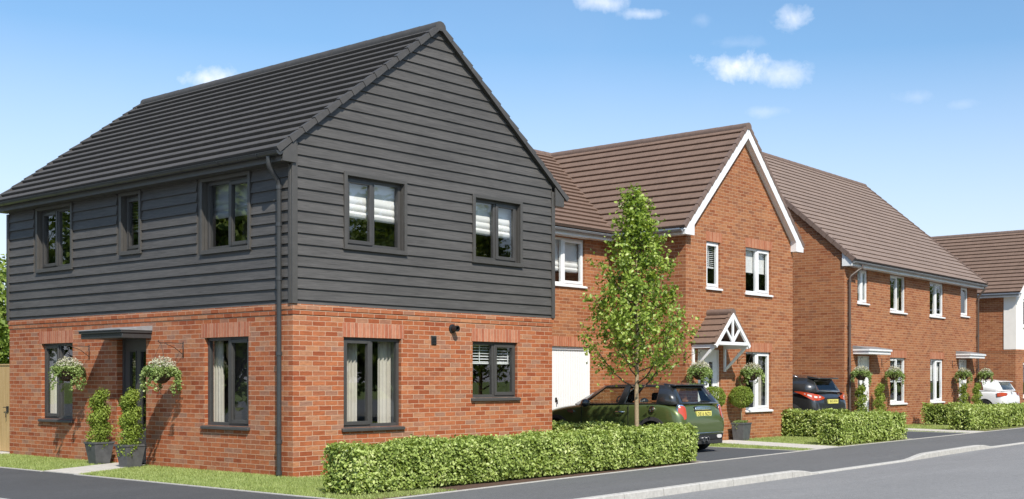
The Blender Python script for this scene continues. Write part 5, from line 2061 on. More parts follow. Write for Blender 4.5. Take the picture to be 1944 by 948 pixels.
def basket(fr, u, d, z, ubr, zbr, label, blabel, seed, s=1.0, leaf=0.038, nn=1.35):
    """wall bracket (anchored at ubr) with a hanging basket at u, d out from the wall, rim height z"""
    br = MB()
    P = fr.p
    br.tube([P(ubr, 0.008, zbr + 0.06), P(ubr, 0.008, zbr - 0.20)], 0.009, 6)
    br.tube([P(ubr, 0.01, zbr + 0.03), P(ubr, d * 0.6, zbr + 0.035), P(ubr, d + 0.01, zbr + 0.03), P(ubr, d + 0.05, zbr + 0.055), P(ubr, d + 0.03, zbr + 0.075)], 0.006, 6)
    br.tube([P(ubr, 0.01, zbr - 0.15), P(ubr, d * 0.4, zbr - 0.04), P(ubr, d * 0.85, zbr + 0.03)], 0.005, 6)
    tag(br.build('wall_bracket', 'dark_iron', None, smooth=True), blabel, 'bracket', 'basket brackets')
    cx, cyy, cz = P(ubr, d, z)
    root = thing('hanging_basket', label, 'hanging basket', (cx, cyy, z), 'hanging flower baskets')
    R = 0.185 * s
    m = MB()
    m.lathe((cx, cyy, z), [(0.03, -0.19 * s), (R * 0.45, -0.175 * s), (R * 0.78, -0.11 * s), (R * 0.95, -0.04 * s), (R, 0.0), (R * 0.93, 0.0), (R * 0.8, -0.03 * s)], 22)
    m.build('bowl', 'coir', root, smooth=True)
    m = MB()
    for rr, zz in ((R + 0.005, 0.0), (R * 0.9 + 0.006, -0.07 * s), (R * 0.66 + 0.006, -0.135 * s)):
        m.tube([(cx + math.cos(a) * rr, cyy + math.sin(a) * rr, z + zz) for a in [2 * math.pi * i / 20 for i in range(20)]], 0.005, 5, closed=True)
    m.build('wire_frame', 'dark_iron', root, smooth=True)
    m = MB()
    top = P(ubr, d, zbr + 0.035)
    for k in range(3):
        a = 2 * math.pi * k / 3 + 0.5
        m.tube([(cx + math.cos(a) * R, cyy + math.sin(a) * R, z), top], 0.003, 5)
    m.build('chain', 'dark_iron', root)
    rs = np.random.default_rng(seed)
    n = int(420 * nn)
    v = rs.normal(size=(n, 3))
    v /= np.linalg.norm(v, axis=1)[:, None]
    v[:, 2] = np.abs(v[:, 2])
    F_ = np.array([cx, cyy, z + 0.02]) + v * np.array([R * 1.3, R * 1.3, 0.20 * s]) * (rs.uniform(0.3, 1, n) ** 0.5)[:, None]
    leaf_mesh('flowers', F_ + np.array([0.02, 0, 0.03]), rs.uniform(0.7, 1.3, n) * leaf * 0.9, 'pale_flower', root, up=0.6, ratio=0.6, rng=rs)
    n = int(900 * nn)
    v = rs.normal(size=(n, 3))
    v /= np.linalg.norm(v, axis=1)[:, None]
    G_ = np.array([cx, cyy, z + 0.01]) + v * np.array([R * 1.5, R * 1.5, 0.14 * s]) * (rs.uniform(0.3, 1, n) ** 0.5)[:, None]
    leaf_mesh('foliage', G_, rs.uniform(0.7, 1.3, n) * leaf, 'trailing_leaf', root, up=0.5, ratio=0.75, rng=rs)
    trailing(root, cx, cyy, z + 0.02, R * 1.4, int(800 * nn), 0.40 * s, seed + 5, 'trailing_leaf', 13, leaf)


basket(LF, 0, 0.40, 1.57, 2.90, 2.00, 'hanging basket of pale flowers right of the dark front door', 'wrought iron bracket right of the dark front door', 71)
basket(LF, 0, 0.40, 1.60, 5.90, 2.00, 'hanging basket of pale flowers before the window nearest the wooden gate', 'wrought iron bracket left of the dark front door canopy', 72)
bk = dict(s=1.0, leaf=0.045, nn=0.9)
basket(NF, 0, 0.40, 1.62, 11.27, 2.02, 'hanging basket of trailing plants above the rear of the green car', 'iron bracket left of the tiled porch', 73, **bk)
basket(NF, 0, 0.40, 1.60, 13.42, 2.02, 'hanging basket of trailing plants left of the white window beside the porch', 'iron bracket between the porch and the white window', 74, **bk)
BEFORE_B = set(o.name for o in bpy.data.objects)
basket(TF, 0, 0.40, 1.60, 20.36, 2.02, 'hanging basket before the first white door beside the brown downpipe', 'iron bracket by the brown downpipe at the near corner of the paired houses', 75, **bk)
basket(TF, 0, 0.40, 1.60, 22.73, 2.02, 'hanging basket left of the slatted blind window of the paired houses', 'iron bracket left of the slatted blind window', 76, **bk)
basket(TF, 0, 0.40, 1.60, 28.69, 2.02, 'hanging basket left of the far white door', 'iron bracket left of the far white door', 77, **bk)
basket(TF, 0, 0.40, 1.60, 30.95, 2.02, 'hanging basket above the white car, at the far end of the paired houses', 'iron bracket above the white car', 78, **bk)

TURN += [o for o in bpy.data.objects if o.name not in BEFORE_B and o.parent is None]
# the paired houses stand a little askew to the others, following the street
PIV, ANG = Vector((20.12, 1.75, 0)), math.radians(3.1)
for o in TURN:
    o.location = PIV + Matrix.Rotation(ANG, 3, 'Z') @ (Vector(o.location) - PIV)
    o.rotation_euler.z += ANG

# ------------------------------------------------------------------ cars
def finish(o, cutters=(), subdiv=2):
    """apply subdivision and cut the wheel arches, leaving a plain mesh"""
    if subdiv:
        m = o.modifiers.new('sub', 'SUBSURF')
        m.levels = subdiv
        m.render_levels = subdiv
    tmp = []
    for c in cutters:
        b = o.modifiers.new('cut', 'BOOLEAN')
        b.operation = 'DIFFERENCE'
        b.solver = 'EXACT'
        b.object = c
        tmp.append(c)
    dg = bpy.context.evaluated_depsgraph_get()
    dg.update()
    me = bpy.data.meshes.new_from_object(o.evaluated_get(dg))
    o.modifiers.clear()
    old = o.data
    o.data = me
    for c in tmp:
        bpy.data.objects.remove(c)
    me.polygons.foreach_set('use_smooth', [True] * len(me.polygons))
    me.set_sharp_from_angle(angle=math.radians(35))
    return o


def car(name, label, loc, S):
    """S: dict of dimensions; local x to the right (seen from behind), y forwards from the rear bumper, z up"""
    root = thing(name, label, 'car', loc)
    X, Y, Z = loc
    HW, L = S['w'] / 2, S['L']
    # ---- lower body loft
    mb = MB()
    secs = S['sections']      # (y, half width, z bottom, z shoulder, z top centre)
    ringn = None
    rows = []
    for (y, w, zb, zs, zt) in secs:
        half = [(0.0, zb), (w * 0.80, zb), (w * 0.955, zb + 0.07), (w, zb + (zs - zb) * 0.45), (w * 0.992, zs - 0.09), (w * 0.955, zs - 0.015), (w * 0.86, zs + (zt - zs) * 0.45), (w * 0.5, zs + (zt - zs) * 0.9), (0.0, zt)]
        ring_ = [(X + a, Y + y, b) for a, b in half] + [(X - a, Y + y, b) for a, b in half[-2:0:-1]]
        rows.append(ring_)
    n = len(rows[0])
    pts = [p for r in rows for p in r]
    faces = []
    for i in range(len(rows) - 1):
        for k in range(n):
            k2 = (k + 1) % n
            faces.append((i * n + k, i * n + k2, (i + 1) * n + k2, (i + 1) * n + k))
    faces.append(tuple(range(n)))
    faces.append(tuple((len(rows) - 1) * n + k for k in range(n))[::-1])
    mb.mesh_faces(pts, faces)
    body = mb.build('body', S['paint'], root, auto=40)
    R = S['wr']
    cut = []
    for wy in S['wy']:
        c = MB()
        c.lathe((X, Y + wy, Z + R), [(R + 0.055, -HW - 0.3), (R + 0.055, HW + 0.3)], 32, axis='x')
        co = c.build('cutter', 'black_plastic', None, auto=30)
        cut.append(co)
    # keep the middle of the car: cut only the wells
    wells = []
    for co, wy in zip(cut, S['wy']):
        bpy.data.objects.remove(co)
        for s in (-1, 1):
            c = MB()
            x0 = s * (HW - 0.27)
            x1 = s * (HW + 0.2)
            c.lathe((X, Y + wy, Z + R), [(R + 0.055, x0), (R + 0.055, x1)], 32, axis='x')
            wells.append(c.build('cutter', 'black_plastic', None, auto=30))
    finish(body, wells, 2)
    # ---- cabin: belt ring to roof ring
    cb = S['cabin']           # dict: belt z, roof z, list of plan points belt and roof
    belt, roof = cb['belt'], cb['roof']
    zb, zr, zc = cb['zb'], cb['zr'], cb['zc']
    # plan points for one side (x>0) from rear to front; mirrored
    B = [(X + x, Y + y, z) for x, y, z in belt]
    Rf = [(X + x, Y + y, z) for x, y, z in roof]
    Bm = [(X - x, Y + y, z) for x, y, z in belt]
    Rm = [(X - x, Y + y, z) for x, y, z in roof]
    pill = MB()
    glass = MB()

    def panel(q, glazed, inset, inset_b=None):
        q = [Vector(p) for p in q]
        if not glazed:
            pill.face([tuple(p) for p in q])
            return
        c = sum(q, Vector()) / 4
        e = [(q[1] - q[0]).length, (q[3] - q[0]).length]
        ix, iy = inset if isinstance(inset, tuple) else (inset, inset)
        ti, tj = min(0.45, ix / max(e[0], 1e-3)), min(0.45, iy / max(e[1], 1e-3))
        bil = lambda a, b: (q[0] * (1 - a) + q[1] * a) * (1 - b) + (q[3] * (1 - a) + q[2] * a) * b
        g = [bil(ti, tj), bil(1 - ti, tj), bil(1 - ti, 1 - tj), bil(ti, 1 - tj)]
        for i in range(4):
            j = (i + 1) % 4
            pill.face([tuple(q[i]), tuple(q[j]), tuple(g[j]), tuple(g[i])])
        glass.face([tuple(p) for p in g])
        one = MB()
        one.face([tuple(p) for p in g])
        one.build('car_window', 'car_glass', root)
    kinds = cb['kinds']       # per segment between consecutive plan points
    for (bb, rr) in ((B, Rf), (Bm, Rm)):
        for i, kd in enumerate(kinds):
            panel([bb[i], bb[i + 1], rr[i + 1], rr[i]], kd[0], kd[1])
    panel([B[0], Bm[0], Rm[0], Rf[0]], True, cb.get('rear_in', 0.06))
    panel([B[-1], Bm[-1], Rm[-1], Rf[-1]], True, 0.05)
    cab = pill.build('cabin_frame', cb['mat'], root, auto=24)
    sol = cab.modifiers.new('thick', 'SOLIDIFY')
    sol.thickness = 0.03
    sol.offset = -1
    # roof skin
    m = MB()
    ncol = len(Rf)
    cols = []
    for i in range(ncol):
        a, b = Vector(Rf[i]), Vector(Rm[i])
        row = []
        for k in range(9):
            t = k / 8
            p = a.lerp(b, t)
            e = min(1, min(i, ncol - 1 - i) * 0.7 + 0.15)
            p.z += (zc - zr) * (1 - (2 * t - 1) ** 2) * e + 0.012
            row.append(tuple(p))
        cols.append(row)
    pts = [p for r in cols for p in r]
    m.mesh_faces(pts, [(i * 9 + k, i * 9 + k + 1, (i + 1) * 9 + k + 1, (i + 1) * 9 + k) for i in range(ncol - 1) for k in range(8)])
    rs_ = m.build('roof_panel', cb.get('roofmat', cb['mat']), root, auto=60)
    sm = rs_.modifiers.new('sub', 'SUBSURF')
    sm.levels = sm.render_levels = 2
    sm.boundary_smooth = 'PRESERVE_CORNERS'
    so_ = rs_.modifiers.new('thick', 'SOLIDIFY')
    so_.thickness = 0.035
    so_.offset = -1
    # ---- wheels
    for wy in S['wy']:
        for s in (-1, 1):
            w = thing_part('wheel', root, (X + s * (HW - 0.12), Y + wy, Z + R))
            cx_ = X + s * (HW - 0.12)
            t = MB()
            t.lathe((cx_, Y + wy, Z + R), [(R * 0.66, -0.10), (R * 0.93, -0.10), (R, -0.075), (R, 0.075), (R * 0.93, 0.10), (R * 0.66, 0.10), (R * 0.64, 0.0)], 36, axis='x')
            t.build('tyre', 'rubber', w, auto=35)
            t = MB()
            o_ = s * 0.075
            t.lathe((cx_, Y + wy, Z + R), [(R * 0.68, o_ - s * 0.01), (R * 0.68, o_ + s * 0.02), (R * 0.62, o_ + s * 0.02), (R * 0.60, o_ - s * 0.08)], 36, axis='x')
            for k in range(5):
                a = 2 * math.pi * k / 5 + 0.3
                d = Vector((0, math.cos(a), math.sin(a)))
                pp = Vector((0, -math.sin(a), math.cos(a))) * 0.03
                c0 = Vector((cx_ + o_, Y + wy, Z + R))
                a0, a1 = c0 + d * 0.02, c0 + d * R * 0.64
                ex = Vector((s * 0.02, 0, 0))
                t.hexa([tuple(a0 - pp), tuple(a0 + pp), tuple(a1 + pp * 0.8), tuple(a1 - pp * 0.8),
                        tuple(a0 - pp + ex), tuple(a0 + pp + ex), tuple(a1 + pp * 0.8 + ex * 0.5), tuple(a1 - pp * 0.8 + ex * 0.5)])
            t.lathe((cx_, Y + wy, Z + R), [(0.05, o_), (0.05, o_ + s * 0.03), (0.02, o_ + s * 0.035)], 16, axis='x')
            t.build('rim', 'silver_metal', w, auto=35)
    # ---- inside: seats
    m = MB()
    for (sx, sy) in ((-0.36, S['seat']), (0.36, S['seat'])):
        m.hexa([(X + sx - 0.22, Y + sy - 0.12, 0.35), (X + sx + 0.22, Y + sy - 0.12, 0.35), (X + sx + 0.22, Y + sy + 0.05, 0.35), (X + sx - 0.22, Y + sy + 0.05, 0.35),
                (X + sx - 0.19, Y + sy - 0.27, zb + 0.02), (X + sx + 0.19, Y + sy - 0.27, zb + 0.02), (X + sx + 0.19, Y + sy - 0.17, zb + 0.02), (X + sx - 0.19, Y + sy - 0.17, zb + 0.02)])
        m.hexa([(X + sx - 0.11, Y + sy - 0.29, zb + 0.05), (X + sx + 0.11, Y + sy - 0.29, zb + 0.05), (X + sx + 0.11, Y + sy - 0.21, zb + 0.05), (X + sx - 0.11, Y + sy - 0.21, zb + 0.05),
                (X + sx - 0.10, Y + sy - 0.30, zb + 0.21), (X + sx + 0.10, Y + sy - 0.30, zb + 0.21), (X + sx + 0.10, Y + sy - 0.22, zb + 0.21), (X + sx - 0.10, Y + sy - 0.22, zb + 0.21)])
    m.build('seats', 'seat_fabric', root, auto=40, bevel=0.03)
    m = MB()
    cxs = X + 0.36
    m.tube([(cxs + math.cos(a) * 0.18, Y + S['seat'] + 0.62 + math.sin(a) * 0.05, zb - 0.03 + math.sin(a) * 0.16) for a in [2 * math.pi * i / 20 for i in range(20)]], 0.015, 6, closed=True)
    m.build('steering_wheel', 'black_plastic', root, smooth=True)
    return root


def place_patch(mbx, body_obj, pts, lift=0.008, thick=0.02):
    """closed plate following a list of outline points"""
    pass


def outline_plate(mb, pts, n, thick):
    """extrude an outline along n"""
    n = Vector(n)
    k = len(pts)
    a = [tuple(Vector(p)) for p in pts]
    b = [tuple(Vector(p) + n * thick) for p in pts]
    mb.mesh_faces(a + b, [tuple(range(k))[::-1], tuple(range(k, 2 * k))] + [(i, (i + 1) % k, k + (i + 1) % k, k + i) for i in range(k)])


def text_mesh(txt, parent, loc, size, mat, name='lettering', rot=(math.radians(90), 0, 0), ext=0.001):
    cu = bpy.data.curves.new(name, 'FONT')
    cu.body = txt
    cu.size = size
    cu.align_x = 'CENTER'
    cu.align_y = 'CENTER'
    cu.extrude = ext
    cu.resolution_u = 3
    o = bpy.data.objects.new(name, cu)
    COL.objects.link(o)
    dg = bpy.context.evaluated_depsgraph_get()
    me = bpy.data.meshes.new_from_object(o.evaluated_get(dg))
    bpy.data.objects.remove(o)
    q = bpy.data.objects.new(name, me)
    COL.objects.link(q)
    me.materials.clear()
    me.materials.append(MATS[mat])
    q.parent = parent
    q.location = Vector(loc) - Vector(_abs_loc(parent))
    q.rotation_euler = rot
    return q


def ellipse(cx, cz, a, b, y, n=24, rot=0.0, power=1.0):
    out = []
    for i in range(n):
        t = 2 * math.pi * i / n
        c, s = math.cos(t), math.sin(t)
        u = math.copysign(abs(c) ** power, c) * a
        v = math.copysign(abs(s) ** power, s) * b
        out.append((cx + u * math.cos(rot) - v * math.sin(rot), y, cz + u * math.sin(rot) + v * math.cos(rot)))
    return out


def arch_trim(root, X, yc, zc, R, hw, side, mat='arch_trim', w=0.06, tilt=0.0):
    mb = MB()
    n = 18
    for i in range(n):
        a0, a1 = math.radians(-5 + 190 * i / n), math.radians(-5 + 190 * (i + 1) / n)
        q = []
        for a in (a0, a1):
            for r, xo in ((R - 0.01, hw - 0.05), (R - 0.01, hw + 0.012), (R + w, hw + 0.006), (R + w, hw - 0.06)):
                q.append((X + side * xo, yc + math.cos(a) * r, zc + math.sin(a) * r))
        mb.mesh_faces(q, [(0, 1, 5, 4), (1, 2, 6, 5), (2, 3, 7, 6)])
    mb.build('arch_trim', mat, root, auto=50)


# ---- small green hatchback on the first driveway
gx, gy = 8.60, -1.42
HATCH = dict(w=1.70, L=3.82, wr=0.30, wy=(0.68, 3.175), paint='green_paint', seat=1.75,
             sections=[(0.00, 0.60, 0.38, 0.60, 0.66), (0.03, 0.72, 0.27, 0.70, 0.78), (0.10, 0.80, 0.24, 0.80, 0.92), (0.22, 0.84, 0.21, 0.90, 0.97), (0.45, 0.85, 0.20, 0.955, 1.0),
                       (0.70, 0.85, 0.20, 0.965, 1.0), (1.1, 0.85, 0.20, 0.955, 0.99), (1.6, 0.848, 0.20, 0.945, 0.98), (2.1, 0.845, 0.20, 0.935, 0.97), (2.5, 0.845, 0.20, 0.925, 0.97),
                       (2.75, 0.845, 0.20, 0.90, 0.955), (3.1, 0.845, 0.20, 0.85, 0.93), (3.4, 0.83, 0.20, 0.79, 0.88), (3.62, 0.78, 0.21, 0.70, 0.78), (3.76, 0.68, 0.25, 0.58, 0.66), (3.82, 0.55, 0.35, 0.50, 0.56)],
             cabin=dict(zb=0.96, zr=1.31, zc=1.37, mat='black_paint', rear_in=(0.19, 0.045),
                        belt=[(0.70, 0.15, 0.97), (0.785, 0.27, 0.965), (0.79, 0.60, 0.96), (0.80, 1.42, 0.95), (0.80, 1.56, 0.95), (0.80, 2.50, 0.93), (0.68, 2.80, 0.94)],
                        roof=[(0.575, 0.43, 1.312), (0.628, 0.50, 1.31), (0.635, 0.62, 1.315), (0.65, 1.36, 1.325), (0.65, 1.46, 1.325), (0.63, 1.98, 1.31), (0.55, 2.12, 1.305)],
                        kinds=[(False, 0), (False, 0), (True, 0.022), (False, 0), (True, 0.028), (False, 0)]))
c1 = car('green_car', 'small green hatchback with black roof parked before the white garage door', (gx, gy, 0), HATCH)


def green_details():
    X, Y = gx, gy
    # tail lamps
    for s in (-1, 1):
        cx = X + s * 0.655
        surf = lambda px, pz: Y + 0.012 + (pz - 0.6) * 0.24 + 2.3 * max(0.0, abs(px - X) - 0.56) ** 2
        for nm, mt, k, off, par in (('tail_lamp', 'chrome', 1.13, 0.010, c1), ('lens', 'red_lens', 0.97, 0.022, None)):
            t = MB()
            rings = []
            for q_ in (0.0, 0.35, 0.7, 0.94, 1.0):
                oo = off if q_ < 1.0 else off - 0.03
                rings.append([(p[0], surf(p[0], p[2]) - oo, p[2]) for p in ellipse(cx, 0.80, max(0.001, 0.085 * k * min(q_, 1.0)), max(0.001, 0.145 * k * q_), 0, 24, 0.12 * s, 0.7)])
            pts_ = [p for r_ in rings for p in r_]
            t.mesh_faces(pts_, [(a_ * 24 + b_, a_ * 24 + (b_ + 1) % 24, (a_ + 1) * 24 + (b_ + 1) % 24, (a_ + 1) * 24 + b_) for a_ in range(4) for b_ in range(24)])
            if par is None:
                t.build(nm, mt, tl, auto=50)
            else:
                tl = t.build(nm, mt, par, auto=50)
    # chrome handle strip over the plate
    t = MB()
    outline_plate(t, [(X - 0.27, Y + 0.13, 0.845), (X + 0.27, Y + 0.13, 0.845), (X + 0.25, Y + 0.14, 0.90), (X + 0.19, Y + 0.145, 0.915), (X - 0.19, Y + 0.145, 0.915), (X - 0.25, Y + 0.14, 0.90)], (0, -1, 0), 0.09)
    t.build('tailgate_handle', 'chrome', c1, auto=30, bevel=0.01)
    t = MB()
    t.box(X - 0.25, Y + 0.02, 0.71, X + 0.25, Y + 0.08, 0.82)
    np_ = t.build('number_plate', 'plate_yellow', c1)
    text_mesh('DE16 NZX', np_, (X, Y + 0.018, 0.765), 0.098, 'plate_black')
    t = MB()
    t.box(X - 0.29, Y + 0.055, 0.69, X + 0.29, Y + 0.12, 0.845)
    t.build('plate_recess', 'black_plastic', c1)
    # lower bumper insert, exhausts, fog lamps
    t = MB()
    outline_plate(t, [(X - 0.62, Y + 0.04, 0.255), (X + 0.62, Y + 0.04, 0.255), (X + 0.66, Y + 0.04, 0.37), (X - 0.66, Y + 0.04, 0.37)], (0, -1, 0), 0.03)
    t.build('bumper_insert', 'black_plastic', c1, auto=30, bevel=0.01)
    t = MB()
    t.tube([(X - 0.68, Y + 0.03, 0.395), (X - 0.4, Y + 0.0, 0.395), (X, Y - 0.012, 0.395), (X + 0.4, Y + 0.0, 0.395), (X + 0.68, Y + 0.03, 0.395)], 0.009, 6)
    t.build('chrome_strip', 'chrome', c1, smooth=True)
    for s in (-1, 1):
        t = MB()
        t.lathe((X + s * 0.065, Y - 0.03, 0.275), [(0.045, 0.2), (0.048, 0.0), (0.040, 0.0), (0.036, 0.12)], 20, axis='y')
        t.build('exhaust', 'chrome', c1, auto=40)
        t = MB()
        outline_plate(t, ellipse(X + s * 0.5, 0.315, 0.08, 0.035, Y + 0.025, 20, 0, 0.7), (0, -1, 0), 0.025)
        t.build('fog_lamp', 'clear_lens', c1, auto=30)
    t = MB()
    outline_plate(t, [(X - 0.66, Y + 0.06, 0.17), (X + 0.66, Y + 0.06, 0.17), (X + 0.64, Y + 0.045, 0.254), (X - 0.64, Y + 0.045, 0.254)], (0, -1, 0), 0.025)
    t.build('rear_valance', 'arch_trim', c1, auto=30, bevel=0.01)
    # spoiler, wiper, aerial
    t = MB()
    t.hexa([(X - 0.56, Y + 0.33, 1.318), (X + 0.56, Y + 0.33, 1.318), (X + 0.58, Y + 0.58, 1.335), (X - 0.58, Y + 0.58, 1.335),
            (X - 0.54, Y + 0.32, 1.342), (X + 0.54, Y + 0.32, 1.342), (X + 0.56, Y + 0.62, 1.370), (X - 0.56, Y + 0.62, 1.370)])
    t.build('roof_spoiler', 'black_paint', c1, auto=30, bevel=0.012)
    t = MB()
    t.tube([(X, Y + 0.155, 0.985), (X + 0.12, Y + 0.18, 1.02), (X + 0.42, Y + 0.17, 1.00)], 0.009, 6)
    t.build('rear_wiper', 'black_plastic', c1, smooth=True)
    t = MB()
    t.tube([(X, Y + 0.60, 1.37), (X, Y + 0.54, 1.42)], 0.006, 6)
    t.build('aerial', 'black_plastic', c1)
    # side: handle, fuel cap, mirror, repeater
    for s in (-1, 1):
        hx = X + s * 0.855
        t = MB()
        t.tube([(hx - s * 0.03, Y + 1.60, 0.80), (hx + s * 0.025, Y + 1.55, 0.80), (hx + s * 0.025, Y + 1.40, 0.80), (hx - s * 0.03, Y + 1.35, 0.80)], [0.012, 0.016, 0.016, 0.012], 8)
        t.build('door_handle', 'chrome', c1, smooth=True)
        t = MB()
        outline_plate(t, [(hx - s * 0.02, p[0], p[2]) for p in ellipse(Y + 2.76, 0.80, 0.085, 0.035, 0, 16, 0.15, 0.8)], (s, 0, 0), 0.028)
        t.build('side_repeater', 'chrome', c1, auto=30)
        t = MB()
        t.mesh_faces([], [])
        c = Vector((X + s * 0.97, Y + 2.26, 0.97))
        prof = [(0.0, -0.11), (0.055, -0.095), (0.078, -0.05), (0.085, 0.0), (0.075, 0.05), (0.05, 0.085), (0.0, 0.10)]
        t.lathe((c.x, c.y, c.z), [(max(r, 0.002), h * 0.95) for r, h in prof], 18, axis='x')
        t.tube([(X + s * 0.82, Y + 2.30, 0.92), (c.x - s * 0.03, c.y, c.z - 0.04)], 0.02, 8)
        t.build('door_mirror', 'black_paint', c1, smooth=True)
        arch_trim(c1, X, Y + 0.68, 0.30, 0.355, 0.846, s)
        arch_trim(c1, X, Y + 3.175, 0.30, 0.355, 0.842, s)
        # shut line of the door, sill cladding
        t = MB()
        for (ya, yb, za, zb_) in ((1.26, 1.266, 0.34, 0.94), (2.48, 2.486, 0.34, 0.93)):
            t.box(hx - 0.02, Y + ya, za, hx - 0.02 + 0.017 * 1, Y + yb, zb_) if s > 0 else t.box(hx + 0.003, Y + ya, za, hx + 0.02, Y + yb, zb_)
        t.build('shut_line', 'shadow_gap', c1)
        t = MB()
        t.box(min(hx - s * 0.06, hx), Y + 1.05, 0.20, max(hx - s * 0.06, hx), Y + 2.80, 0.31)
        t.build('side_sill', 'arch_trim', c1, auto=30, bevel=0.015)
    t = MB()
    t.lathe((X - 0.858, Y + 0.66, 0.865), [(0.062, 0.02), (0.062, -0.012), (0.052, -0.014), (0.05, -0.005)], 22, axis='x')
    t.lathe((X - 0.858, Y + 0.66, 0.865), [(0.03, 0.0), (0.03, -0.018), (0.012, -0.02)], 18, axis='x')
    t.build('fuel_cap', 'chrome', c1, auto=40)


green_details()

# ---- dark grey crossover between the second house and the pair
sx_, sy_ = 17.62, 0.72
SUV = dict(w=1.83, L=4.35, wr=0.34, wy=(0.82, 3.45), paint='grey_paint', seat=2.1,
           sections=[(0.00, 0.66, 0.46, 0.66, 0.70), (0.03, 0.78, 0.36, 0.80, 0.86), (0.10, 0.86, 0.30, 0.94, 1.02), (0.25, 0.905, 0.28, 1.04, 1.12), (0.5, 0.915, 0.27, 1.10, 1.16),
                     (1.0, 0.915, 0.27, 1.10, 1.15), (1.8, 0.915, 0.27, 1.06, 1.12), (2.6, 0.912, 0.27, 1.03, 1.09), (3.0, 0.912, 0.27, 1.01, 1.08), (3.5, 0.905, 0.27, 0.96, 1.05),
                     (3.95, 0.87, 0.27, 0.88, 0.97), (4.2, 0.78, 0.29, 0.74, 0.82), (4.35, 0.6, 0.38, 0.58, 0.66)],
           cabin=dict(zb=1.09, zr=1.47, zc=1.55, mat='grey_paint', rear_in=0.07,
                      belt=[(0.64, 0.15, 1.10), (0.82, 0.42, 1.10), (0.84, 0.80, 1.10), (0.86, 1.35, 1.09), (0.86, 1.45, 1.09), (0.86, 2.2, 1.07), (0.86, 2.3, 1.07), (0.85, 3.05, 1.03), (0.72, 3.4, 1.04)],
                      roof=[(0.50, 0.34, 1.45), (0.60, 0.50, 1.455), (0.625, 0.95, 1.48), (0.64, 1.35, 1.50), (0.64, 1.43, 1.50), (0.65, 2.1, 1.51), (0.65, 2.18, 1.51), (0.62, 2.5, 1.49), (0.54, 2.66, 1.48)],
                      kinds=[(False, 0), (False, 0), (True, 0.06), (False, 0), (True, 0.04), (False, 0), (True, 0.04), (False, 0)]))
c2 = car('grey_car', 'dark grey crossover car with orange red tail lamps parked between two brick houses', (sx_, sy_, 0), SUV)


